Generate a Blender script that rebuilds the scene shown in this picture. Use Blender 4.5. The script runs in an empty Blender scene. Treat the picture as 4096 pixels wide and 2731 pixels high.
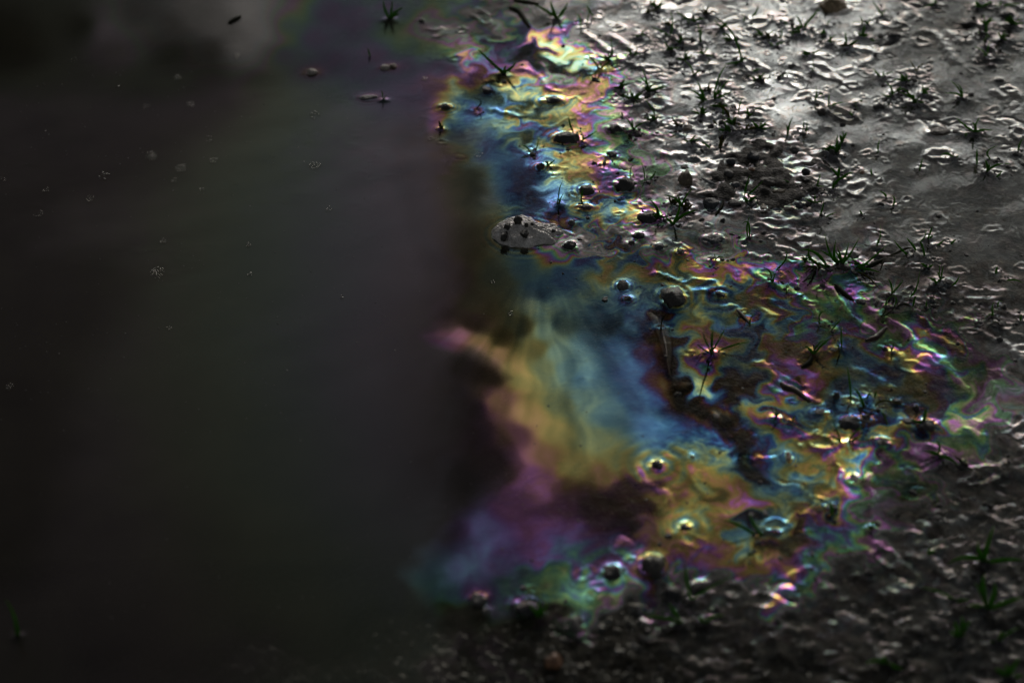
import bpy, bmesh, math, random
import numpy as np
from mathutils import Vector

S = bpy.context.scene
COL = S.collection
rng = np.random.default_rng(11)
random.seed(7)
R = math.radians

# ------------------------------------------------------------------ camera
CAM_H = 0.689
DEP = R(42.0)
FOCAL, SENS = 70.0, 36.0
cam_d = bpy.data.cameras.new('camera')
cam_d.lens = FOCAL
cam_d.sensor_width = SENS
cam_d.clip_start = 0.01
cam_d.clip_end = 500
cam_d.dof.use_dof = True
cam_d.dof.focus_distance = 1.09
cam_d.dof.aperture_fstop = 5.6
cam = bpy.data.objects.new('camera', cam_d)
COL.objects.link(cam)
cam.location = (0, 0, CAM_H)
cam.rotation_euler = (math.pi / 2 - DEP, 0, 0)
S.camera = cam

# ------------------------------------------------------------------ light
SUN_EL, SUN_ROT = R(16), R(8)          # behind thin cloud, ahead and to the right
w = bpy.data.worlds.new('World')
S.world = w
w.use_nodes = True
nt = w.node_tree
for n in list(nt.nodes):
    nt.nodes.remove(n)
out = nt.nodes.new('ShaderNodeOutputWorld')
bg = nt.nodes.new('ShaderNodeBackground')
sky = nt.nodes.new('ShaderNodeTexSky')
sky.sky_type = 'NISHITA'
sky.sun_disc = False
sky.sun_elevation = SUN_EL
sky.sun_rotation = SUN_ROT
sky.air_density = 1.0
sky.dust_density = 4.0
sky.ozone_density = 1.0
hs = nt.nodes.new('ShaderNodeHueSaturation')
hs.inputs['Saturation'].default_value = 0.30
hs.inputs['Value'].default_value = 1.0
# broken cloud: a procedural cover of brighter and darker cloud over the whole sky
tc = nt.nodes.new('ShaderNodeTexCoord')
cn = nt.nodes.new('ShaderNodeTexNoise')
cn.inputs['Scale'].default_value = 4.2
cn.inputs['Detail'].default_value = 6
cn.inputs['Roughness'].default_value = 0.55
cr = nt.nodes.new('ShaderNodeMapRange')
cr.inputs['From Min'].default_value = 0.38
cr.inputs['From Max'].default_value = 0.62
cr.inputs['To Min'].default_value = 0.55
cr.inputs['To Max'].default_value = 1.3
mul = nt.nodes.new('ShaderNodeVectorMath')
mul.operation = 'SCALE'
nt.links.new(tc.outputs['Generated'], cn.inputs['Vector'])
nt.links.new(cn.outputs['Fac'], cr.inputs['Value'])
nt.links.new(sky.outputs[0], hs.inputs['Color'])
nt.links.new(hs.outputs[0], mul.inputs[0])
nt.links.new(cr.outputs[0], mul.inputs['Scale'])
nt.links.new(mul.outputs[0], bg.inputs['Color'])
bg.inputs['Strength'].default_value = 0.15
nt.links.new(bg.outputs[0], out.inputs[0])

sl = bpy.data.lights.new('sun', 'SUN')
sl.energy = 0.5
sl.angle = R(42)
sl.color = (1.0, 0.95, 0.9)
sun = bpy.data.objects.new('sun', sl)
COL.objects.link(sun)
sd = Vector((math.sin(SUN_ROT) * math.cos(SUN_EL), math.cos(SUN_ROT) * math.cos(SUN_EL), math.sin(SUN_EL)))
sun.rotation_euler = sd.to_track_quat('Z', 'Y').to_euler()

S.view_settings.view_transform = 'Standard'
S.view_settings.look = 'None'
S.view_settings.exposure = -0.8
S.view_settings.gamma = 1.0
S.view_settings.use_curve_mapping = False
S.cycles.max_bounces = 8
S.cycles.transparent_max_bounces = 12
S.cycles.sample_clamp_indirect = 4
S.cycles.use_denoising = True

# ------------------------------------------------------------------ ground-plane coordinates
# The plan of the place was taken off the photograph: a mark at (px, py) on a 2352 x 1568 print
# is carried to its spot on the level ground (millimetres).
FW = np.array([0, math.cos(DEP), -math.sin(DEP)])
UP = np.array([0, math.sin(DEP), math.cos(DEP)])
PW, PH = 2352.0, 1568.0
KX, KY = SENS / FOCAL, SENS / FOCAL * 682 / 1024

def ray(px, py):
    d = FW + UP * ((0.5 - py / PH) * KY)
    return d + np.array([(px / PW - 0.5) * KX, 0, 0])

def W(px, py, z=0.0):
    """plan mark -> (x, y) in mm on the level z (mm)"""
    d = ray(px, py)
    t = (z - CAM_H * 1000) / d[2]
    return d[0] * t, d[1] * t

def plan(x, y):
    """ground mm -> plan mark (vectorised)"""
    x = np.asarray(x, float); y = np.asarray(y, float)
    z = -CAM_H * 1000
    f = y * FW[1] + z * FW[2]
    u = y * UP[1] + z * UP[2]
    f = np.maximum(f, 50)
    return (x / f / KX + 0.5) * PW, (0.5 - u / f / KY) * PH

def pscale(px, py):
    """mm per plan unit, across, at that spot"""
    d = ray(px, py)
    return CAM_H * 1000 / -d[2] * KX / PW

TILES = {'A': (1600, 0, 700, 2352), 'B': (2300, 0, 700, 2352), 'C': (3000, 0, 700, 2352), 'D': (1900, 466, 700, 2352),
         'E': (2600, 466, 700, 2352), 'F': (3300, 466, 796, 2352), 'G': (1900, 850, 700, 2352), 'H': (2600, 850, 700, 2352),
         'I': (2600, 1250, 700, 2352), 'J': (3200, 1250, 700, 2352), 'K': (2500, 1650, 700, 2352), 'L': (3100, 1650, 700, 2352),
         'M': (2500, 2050, 700, 2352), 'N': (3200, 850, 896, 2352), 'O': (3500, 0, 596, 2336), 'Q': (3300, 2050, 796, 1833),
         'R': (1366, 0, 1366, 2352), 'P': (0, 0, 4096, 2352)}

def tp(t, x, y):
    x0, y0, ws, wi = TILES[t]
    return (x0 + x * ws / wi) * 0.57422, (y0 + y * ws / wi) * 0.57422

# ------------------------------------------------------------------ noise
_perm = np.random.default_rng(3).permutation(256).astype(np.int32)
_perm = np.concatenate([_perm, _perm])
_ga = np.random.default_rng(4).uniform(0, 2 * np.pi, 256)
_gx, _gy = np.cos(_ga).astype(np.float32), np.sin(_ga).astype(np.float32)

def perlin(x, y, seed=0):
    x = np.asarray(x, np.float32) + seed * 37.13
    y = np.asarray(y, np.float32) + seed * 91.7
    xi = np.floor(x).astype(np.int32); yi = np.floor(y).astype(np.int32)
    xf = x - xi; yf = y - yi
    u = xf * xf * xf * (xf * (xf * 6 - 15) + 10)
    v = yf * yf * yf * (yf * (yf * 6 - 15) + 10)
    def g(ix, iy, dx, dy):
        h = _perm[(_perm[ix & 255] + iy) & 255]
        return _gx[h] * dx + _gy[h] * dy
    a = g(xi, yi, xf, yf); b = g(xi + 1, yi, xf - 1, yf)
    c = g(xi, yi + 1, xf, yf - 1); d = g(xi + 1, yi + 1, xf - 1, yf - 1)
    return (a + u * (b - a)) * (1 - v) + (c + u * (d - c)) * v

def fbm(x, y, octv=3, seed=0, gain=0.5):
    s = 0; a = 1
    for k in range(octv):
        s = s + a * perlin(x, y, seed + k * 5)
        x = x * 2.03; y = y * 2.03; a *= gain
    return s

# ------------------------------------------------------------------ oil film survey: (px, py, optical path in nm, film reflectivity with painted sky and tree reflections 0..1)
FILM = []
def F(*pts):
    for p in pts:
        FILM.append(p)
# open water to the left: old thick film, broad bands; tree and cloud reflections put into the reflectivity
F((20, 100, 2100, .03), (20, 500, 2100, .04), (20, 900, 2000, .05), (40, 1300, 2000, .05), (60, 1540, 2000, .03),
  (150, 300, 2100, .04), (150, 700, 2000, .08), (120, 1100, 1950, .08), (250, 450, 1900, .06), (280, 750, 1850, .13),
  (260, 1000, 1850, .14), (280, 1250, 1850, .13), (380, 560, 1620, .13), (420, 900, 1640, .16), (430, 1150, 1640, .15),
  (420, 1400, 1640, .09), (540, 700, 1520, .16), (540, 950, 1530, .17), (540, 1250, 1530, .14), (640, 650, 1420, .16),
  (650, 1000, 1410, .17), (650, 1300, 1400, .12), (740, 560, 1300, .18), (740, 800, 1290, .18), (750, 1050, 1290, .17), (760, 1300, 1290, .12),
  (870, 520, 1180, .18), (880, 750, 1170, .19), (900, 1000, 1150, .17), (930, 1220, 1140, .13),
  (980, 620, 1080, .14), (1000, 950, 1090, .12), (1000, 1130, 1090, .12), (1050, 650, 1010, .13), (1070, 560, 940, .13), (1150, 640, 830, .14),
  (1200, 620, 740, .17), (1300, 640, 655, .2), (1340, 600, 590, .24), (1240, 660, 700, .18), (1100, 700, 900, .14),
  (800, 380, 1150, .19), (800, 310, 1150, .18), (700, 270, 1150, .13), (620, 420, 1290, .14), (460, 400, 1500, .1), (560, 520, 1400, .14),
  (300, 600, 1700, .1), (900, 330, 1060, .15), (1000, 370, 980, .13), (1060, 420, 850, .13), (1140, 340, 640, .24), (1180, 390, 640, .2),
  (1210, 430, 625, .2), (1040, 290, 620, .2), (960, 240, 1030, .14), (960, 300, 620, .16), (860, 130, 1170, .17), (1000, 60, 1170, .16), (1100, 60, 1170, .16), (720, 90, 1170, .16),
  (700, 180, 1160, .12), (880, 240, 1120, .13), (600, 200, 1300, .06), (480, 180, 1700, .05), (400, 120, 1900, .05), (330, 250, 2000, .05), (200, 60, 2000, .03),
  (570, 30, 3000, .52), (600, 70, 3000, .46), (560, 110, 3000, .40), (520, 60, 3000, .3), (450, 30, 3000, .26), (400, 70, 3000, .14), (300, 30, 3000, .13),
  (250, 30, 1700, .16), (240, 70, 1580, .22), (270, 110, 1580, .15), (650, 60, 1200, .18), (650, 130, 1170, .14), (480, 120, 3000, .1))
F((940, 40, 1180, .14), (1075, 45, 1180, .14), (960, 90, 1170, .15), (1005, 105, 1170, .16), (900, 20, 1180, .14), (820, 50, 1180, .15), (760, 30, 1180, .15), (1010, 20, 1180, .13), (1065, 8, 1180, .14), (1085, 62, 1190, .14), (960, 15, 1180, .13), (850, 180, 1160, .15), (760, 150, 1170, .14), (940, 150, 1150, .15), (1010, 150, 1130, .15), (1080, 170, 1090, .15), (1120, 190, 1000, .14), (1100, 225, 780, .15), (1130, 220, 800, .13))
# tongue of thinner oil, brightened by a reflected sky gap painted into its reflectivity
F((985, 772, 1090, .3), (1010, 768, 1045, .45), (1050, 772, 1020, .48), (1100, 790, 975, .5), (1140, 812, 950, .48), (1172, 850, 915, .52), (1200, 868, 895, .52), (1235, 800, 880, .33),
  (1250, 850, 840, .45), (1240, 715, 800, .38), (1250, 760, 800, .46), (1275, 810, 790, .5), (1300, 850, 770, .5), (1345, 870, 715, .48), (1345, 790, 710, .36),
  (1300, 740, 740, .2), (1200, 750, 860, .2), (1420, 790, 640, .36), (1450, 860, 625, .42), (1490, 815, 565, .36), (1500, 870, 535, .3), (1380, 730, 690, .18),
  (1140, 915, 965, .36), (1115, 900, 985, .22), (1215, 950, 925, .55), (1270, 990, 900, .52), (1290, 930, 850, .42), (1340, 920, 770, .48), (1400, 950, 715, .44), (1380, 1020, 800, .42), (1420, 1055, 840, .42),
  (1470, 920, 645, .46), (1490, 980, 655, .5), (1245, 1050, 955, .42), (1180, 1000, 990, .26), (1320, 1070, 905, .48), (1385, 1090, 915, .38), (1440, 1125, 950, .16),
  (1390, 1140, 980, .15), (1260, 1110, 1000, .36), (1220, 1100, 1010, .34), (1180, 1155, 1050, .3), (1290, 1170, 1040, .3), (1350, 1180, 1050, .18), (1220, 1210, 1060, .34), (1320, 1215, 1085, .33),
  (1110, 1210, 1120, .28), (1050, 1225, 1110, .16), (1150, 1260, 1110, .34), (1230, 1260, 1075, .34), (1040, 1310, 1190, .4), (1000, 1320, 1210, .2), (1020, 1350, 1220, .28), (1140, 1300, 1130, .3),
  (1290, 1265, 1150, .33), (1250, 1315, 1210, .26), (1330, 1305, 1265, .42), (1290, 1330, 1275, .3), (1390, 1275, 1180, .28), (1420, 1345, 1275, .55), (1375, 1330, 1275, .5), (1090, 1340, 1120, .22), (1190, 1345, 1230, .3), (1450, 1260, 1040, .4),
  (1095, 860, 1000, .12), (1060, 845, 1030, .12), (1125, 868, 950, .12), (1018, 860, 1085, .2), (1040, 910, 1080, .12), (1085, 940, 1050, .12), (1085, 1000, 1050, .12), (1120, 1060, 1030, .13), (1050, 1100, 1080, .11),
  (1000, 720, 1060, .12), (1080, 740, 990, .14), (960, 790, 1110, .15), (1150, 780, 920, .16),
  (900, 1400, 1400, .07), (1050, 1420, 1400, .05), (1200, 1420, 1400, .05), (600, 1500, 1800, .03), (1000, 1520, 1800, .02), (1300, 1500, 2500, .04), (300, 1500, 1900, .03))
# lower coloured reach
F((1545, 840, 520, .13), (1560, 905, 540, .1), (1620, 935, 580, .1), (1680, 960, 560, .11), (1700, 1020, 570, .11), (1725, 1100, 570, .1), (1640, 880, 500, .11), (1680, 880, 520, .12), (1690, 910, 540, .12),
  (1590, 880, 900, .5), (1605, 905, 900, .52), (1585, 860, 850, .4), (1640, 915, 740, .32), (1575, 820, 820, .38), (1562, 780, 800, .34), (1572, 745, 830, .3), (1590, 730, 900, .28), (1600, 770, 1020, .34), (1585, 800, 980, .4), (1605, 815, 1130, .36), (1612, 840, 1270, .32), (1618, 785, 1150, .34), (1640, 755, 1000, .26),
  (1560, 735, 690, .22), (1470, 690, 700, .26), (1440, 672, 820, .42), (1415, 700, 730, .3), (1480, 705, 720, .3), (1400, 745, 680, .14), (1450, 725, 650, .34), (1520, 720, 520, .14), (1515, 790, 480, .14), (1535, 800, 470, .12),
  (1620, 598, 970, .4), (1560, 590, 930, .38), (1600, 632, 955, .42), (1545, 610, 780, .24), (1650, 612, 1050, .5), (1700, 595, 900, .48), (1690, 640, 720, .3), (1580, 618, 830, .22), (1640, 675, 740, .22), (1720, 662, 880, .2),
  (1745, 612, 1100, .5), (1775, 622, 1270, .36), (1800, 640, 1090, .3), (1850, 692, 1100, .34), (1765, 700, 1000, .24), (1740, 690, 960, .2), (1770, 740, 1040, .24), (1820, 720, 600, .26), (1810, 760, 590, .24), (1850, 820, 960, .16), (1870, 850, 970, .2), (1740, 785, 600, .13),
  (1665, 738, 700, .42), (1625, 728, 860, .5), (1690, 760, 640, .2), (1690, 700, 840, .2), (1650, 720, 800, .26), (1700, 735, 480, .26), (1745, 750, 860, .4), (1755, 765, 690, .3), (1790, 800, 1000, .2), (1820, 850, 1080, .5), (1800, 850, 1100, .3), (1790, 880, 900, .14),
  (1880, 895, 960, .2), (1900, 905, 940, .18), (1960, 815, 640, .18), (2000, 830, 640, .17), (2050, 850, 650, .16), (2080, 870, 900, .18), (2100, 900, 950, .14), (2130, 900, 1110, .14), (2100, 800, 870, .42), (2125, 825, 890, .55), (2120, 790, 1270, .4),
  (2160, 850, 1120, .34), (2180, 860, 1000, .3), (2200, 910, 1140, .15), (2200, 870, 1280, .28), (2240, 925, 1270, .5), (2225, 945, 1550, .75), (2260, 960, 1540, .7), (2240, 900, 1380, .5), (2260, 860, 1540, .25), (2200, 1010, 1280, .22), (2240, 1010, 1280, .28),
  (2320, 900, 2050, .45), (2290, 950, 1850, .45), (2280, 905, 1800, .4), (2330, 950, 2400, .4), (2220, 850, 1290, .16), (2150, 760, 1280, .13), (2190, 800, 1290, .14), (2250, 830, 1540, .18), (2100, 735, 1280, .18), (2050, 730, 1270, .2),
  (2100, 1050, 1550, .24), (2150, 1060, 1560, .22), (2130, 1025, 1560, .42), (2180, 1045, 1450, .3), (2060, 1095, 1290, .15), (2110, 1100, 1290, .14), (2000, 1060, 1550, .2), (1980, 1050, 1270, .3),
  (1950, 655, 1290, .24), (1900, 645, 1540, .36), (1880, 680, 1270, .25), (1905, 700, 1280, .24), (1935, 705, 1150, .34), (1950, 715, 1120, .4), (1990, 735, 1540, .3), (1970, 745, 960, .2), (1920, 740, 1050, .2), (1900, 770, 1250, .2), (1870, 735, 1270, .36), (1880, 720, 1290, .3), (1850, 740, 1100, .24), (1990, 765, 1280, .2), (2020, 755, 1300, .2),
  (1900, 960, 640, .15), (1930, 900, 640, .14), (1960, 930, 650, .34), (2000, 945, 660, .36), (2040, 975, 950, .46), (2010, 970, 600, .2), (2060, 920, 870, .16), (2120, 980, 600, .13), (2130, 960, 560, .12),
  (1700, 930, 660, .3), (1735, 905, 700, .26), (1745, 925, 880, .5), (1757, 940, 960, .5), (1768, 955, 1060, .46), (1778, 975, 1270, .36), (1765, 985, 1100, .4), (1720, 990, 800, .3), (1705, 975, 720, .35), (1740, 995, 880, .34), (1780, 890, 1090, .35), (1800, 905, 900, .4), (1830, 885, 890, .42), (1845, 880, 1060, .28), (1800, 930, 480, .2), (1850, 900, 700, .3), (1870, 930, 690, .26))
F((1620, 1010, 690, .44), (1560, 995, 660, .44), (1660, 985, 690, .36), (1520, 1010, 655, .46), (1625, 1075, 885, .5), (1590, 1115, 850, .42), (1650, 1100, 930, .45), (1665, 1040, 890, .42), (1620, 1035, 780, .42), (1540, 1060, 800, .42), (1510, 1055, 740, .45), (1510, 1100, 870, .35), (1480, 1080, 820, .4), (1690, 1000, 620, .3), (1695, 1040, 690, .36),
  (1580, 1160, 930, .46), (1548, 1200, 970, .48), (1620, 1200, 930, .4), (1620, 1165, 860, .44), (1660, 1190, 960, .36), (1640, 1230, 950, .4), (1630, 1130, 860, .2), (1580, 1130, 860, .22), (1690, 1165, 1040, .5), (1668, 1150, 990, .46), (1710, 1135, 930, .34), (1650, 1160, 890, .36), (1730, 1080, 930, .24), (1760, 1045, 610, .34), (1770, 1080, 640, .4),
  (1790, 1135, 760, .42), (1770, 1170, 800, .34), (1800, 1105, 690, .44), (1850, 1000, 850, .42), (1830, 1020, 740, .38), (1880, 1050, 900, .4), (1870, 1090, 870, .36), (1890, 1010, 960, .4), (1900, 1040, 1080, .45), (1880, 1130, 930, .34), (1905, 1135, 1000, .42), (1870, 1170, 880, .32), (1800, 1200, 840, .42), (1840, 1160, 780, .34),
  (1950, 1080, 690, .6), (1945, 1050, 880, .55), (1930, 1100, 860, .5), (1965, 1110, 1040, .6), (1978, 1090, 1120, .4), (1990, 1110, 1270, .4), (1920, 1130, 1020, .4), (1985, 1150, 1270, .35), (1990, 1190, 1540, .42), (2020, 1160, 1850, .34), (2030, 1190, 2100, .3), (1960, 1180, 1270, .3),
  (1905, 1160, 560, .12), (1890, 1200, 1080, .34), (1875, 1180, 1000, .3), (1900, 1225, 1140, .3), (1930, 1235, 1270, .4), (1850, 1210, 900, .3), (1830, 1220, 880, .12), (1820, 1245, 900, .1), (1970, 1230, 1540, .2),
  (1700, 1240, 730, .45), (1735, 1250, 700, .48), (1740, 1275, 760, .44), (1680, 1265, 940, .38), (1650, 1265, 980, .36), (1700, 1290, 850, .36), (1760, 1300, 870, .45), (1780, 1320, 880, .4), (1810, 1310, 1000, .4), (1830, 1325, 1100, .38), (1850, 1300, 1270, .34), (1870, 1270, 1140, .3), (1730, 1195, 560, .08), (1760, 1215, 600, .1), (1800, 1275, 900, .16),
  (1480, 1235, 1010, .4), (1500, 1255, 960, .42), (1460, 1180, 1000, .14), (1440, 1215, 1080, .13), (1470, 1150, 950, .16), (1500, 1150, 900, .3), (1530, 1270, 980, .34), (1520, 1350, 1050, .16), (1520, 1330, 1040, .3))
# upper coloured reach
F((1270, 92, 840, .55), (1305, 128, 800, .55), (1345, 160, 800, .52), (1400, 165, 900, .45), (1262, 70, 1040, .5), (1240, 85, 960, .5), (1290, 60, 1120, .3), (1230, 112, 1250, .12), (1215, 135, 1240, .11), (1285, 150, 740, .12), (1320, 178, 700, .13),
  (1180, 162, 970, .5), (1175, 180, 950, .42), (1200, 210, 880, .52), (1235, 205, 850, .5), (1215, 185, 680, .4), (1262, 195, 720, .42), (1225, 222, 860, .48), (1255, 175, 2100, .5), (1285, 182, 2000, .46), (1330, 202, 1070, .5), (1305, 190, 1040, .5), (1300, 212, 980, .42), (1345, 245, 1060, .6), (1320, 228, 1030, .55), (1375, 232, 900, .45), (1370, 215, 950, .45),
  (1395, 245, 1560, .5), (1430, 190, 1850, .36), (1385, 130, 1560, .42), (1410, 215, 1260, .3), (1310, 265, 900, .5), (1285, 272, 860, .42), (1240, 252, 800, .13), (1180, 245, 820, .12), (1180, 265, 960, .44), (1200, 275, 560, .38), (1210, 290, 640, .42), (1150, 247, 670, .44), (1240, 288, 580, .38), (1245, 275, 960, .4),
  (1025, 205, 670, .46), (1008, 208, 980, .24), (1045, 240, 650, .3), (1080, 250, 630, .3), (1030, 260, 680, .4), (1000, 290, 1040, .45), (1270, 318, 900, .46), (1290, 345, 940, .46), (1330, 332, 1090, .52), (1310, 355, 970, .46), (1255, 342, 670, .46), (1245, 320, 880, .4), (1360, 347, 1260, .48), (1385, 335, 1540, .46), (1375, 365, 1040, .5), (1330, 395, 950, .46), (1345, 370, 1100, .4),
  (1268, 435, 715, .55), (1262, 468, 660, .52), (1290, 405, 860, .5), (1318, 380, 900, .46), (1310, 430, 830, .42), (1325, 420, 940, .4), (1372, 405, 1040, .45), (1400, 420, 1120, .42), (1385, 390, 1250, .4), (1440, 340, 1290, .22), (1460, 385, 1850, .36), (1430, 378, 1560, .42), (1490, 402, 1850, .34), (1500, 445, 2100, .34), (1480, 425, 1850, .36), (1370, 450, 940, .36), (1400, 445, 560, .26),
  (1290, 492, 630, .18), (1290, 515, 590, .36), (1315, 505, 600, .3), (1400, 492, 870, .44), (1430, 505, 1000, .5), (1445, 520, 1060, .46), (1400, 515, 760, .36), (1420, 535, 850, .36), (1350, 530, 640, .3), (1370, 555, 560, .28), (1340, 548, 520, .3), (1390, 480, 740, .3), (1300, 545, 3000, .42), (1360, 545, 3000, .34), (1420, 550, 3000, .4), (1330, 562, 3000, .4), (1400, 570, 560, .2), (1450, 590, 680, .26),
  (1240, 420, 630, .18), (1235, 470, 620, .16), (1215, 350, 650, .3), (1205, 330, 860, .4), (1225, 365, 680, .44), (1190, 320, 850, .14),
  (1075, 92, 1850, .34), (1060, 75, 3000, .4), (1090, 128, 1560, .4), (1065, 133, 900, .44), (1075, 140, 1040, .4), (1110, 140, 1270, .4), (1105, 120, 1540, .2), (1120, 90, 1300, .3), (1050, 100, 1560, .2), (1110, 78, 1200, .14), (1100, 30, 3000, .34), (1115, 70, 3000, .4), (1020, 65, 3000, .4), (985, 50, 3000, .3), (1000, 60, 3000, .36), (1040, 80, 3000, .42), (1130, 60, 2000, .32), (1050, 30, 1180, .15), (1160, 40, 1200, .16), (1190, 80, 1230, .14), (1140, 110, 1200, .13))
# grey scum over the shallows to the right, cloud reflection painted into its reflectivity
F((1230, 20, 3200, .5), (1290, 25, 3200, .6), (1350, 70, 3200, .7), (1420, 50, 3200, .72), (1450, 120, 3200, .7), (1520, 40, 3200, .75), (1500, 150, 3200, .75), (1600, 60, 3200, .75), (1700, 20, 3200, .84), (1780, 40, 3200, .82), (1700, 140, 3200, .78), (1600, 160, 3200, .75), (1850, 120, 3200, .76), (1950, 60, 3200, .7), (1900, 170, 3200, .7), (1800, 220, 3200, .75), (1620, 240, 3200, .6),
  (1560, 300, 3200, .6), (1470, 260, 3000, .6), (1540, 340, 3200, .6), (1620, 350, 3200, .5), (1700, 330, 3200, .4), (1450, 210, 2800, .55), (1550, 440, 3000, .4), (1600, 520, 3000, .42), (1700, 520, 3000, .4), (1640, 450, 3000, .35), (1560, 500, 2800, .4), (1480, 560, 2700, .36), (1550, 560, 2600, .36), (1660, 575, 2600, .36), (1800, 560, 3000, .34), (1760, 590, 2700, .34),
  (1960, 300, 3200, .45), (2000, 200, 3200, .5), (2100, 100, 3200, .42), (2200, 60, 3200, .42), (2300, 40, 3200, .42), (2340, 200, 3200, .42), (2200, 200, 3200, .38), (2100, 250, 3200, .4), (2170, 340, 3200, .5), (2250, 330, 3200, .32), (2340, 350, 3200, .32), (2050, 380, 3200, .36), (1950, 420, 3200, .38), (2150, 440, 3200, .36), (2280, 460, 3200, .34), (2000, 480, 3200, .34), (1900, 520, 3200, .34), (2100, 550, 3200, .33), (2250, 560, 3200, .34), (2340, 560, 3200, .34),
  (2000, 620, 3000, .28), (2100, 660, 3000, .26), (2200, 620, 3000, .28), (2300, 680, 3000, .26), (2340, 760, 3000, .3), (2200, 720, 3000, .22), (2080, 700, 2800, .2), (2280, 780, 2900, .24), (2340, 820, 3200, .5), (2340, 850, 3000, .3), (1880, 600, 2800, .3),
  (2340, 1000, 3000, .34), (2320, 1080, 3000, .22), (2280, 1050, 2500, .22), (2220, 1090, 2800, .2), (2120, 1180, 2600, .17), (2200, 1200, 3000, .19), (2320, 1200, 3000, .22), (2060, 1260, 2600, .17), (2180, 1320, 3000, .2), (2320, 1350, 3000, .21), (2000, 1330, 2600, .17), (1940, 1400, 3000, .18), (2100, 1450, 3000, .19), (2300, 1500, 3000, .2), (1800, 1450, 3000, .18), (1700, 1380, 3000, .19), (1600, 1340, 3000, .18), (1600, 1480, 3000, .15), (1450, 1440, 3000, .08), (1450, 1540, 3000, .06), (1800, 1550, 3000, .1), (2050, 1550, 3000, .1))

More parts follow.
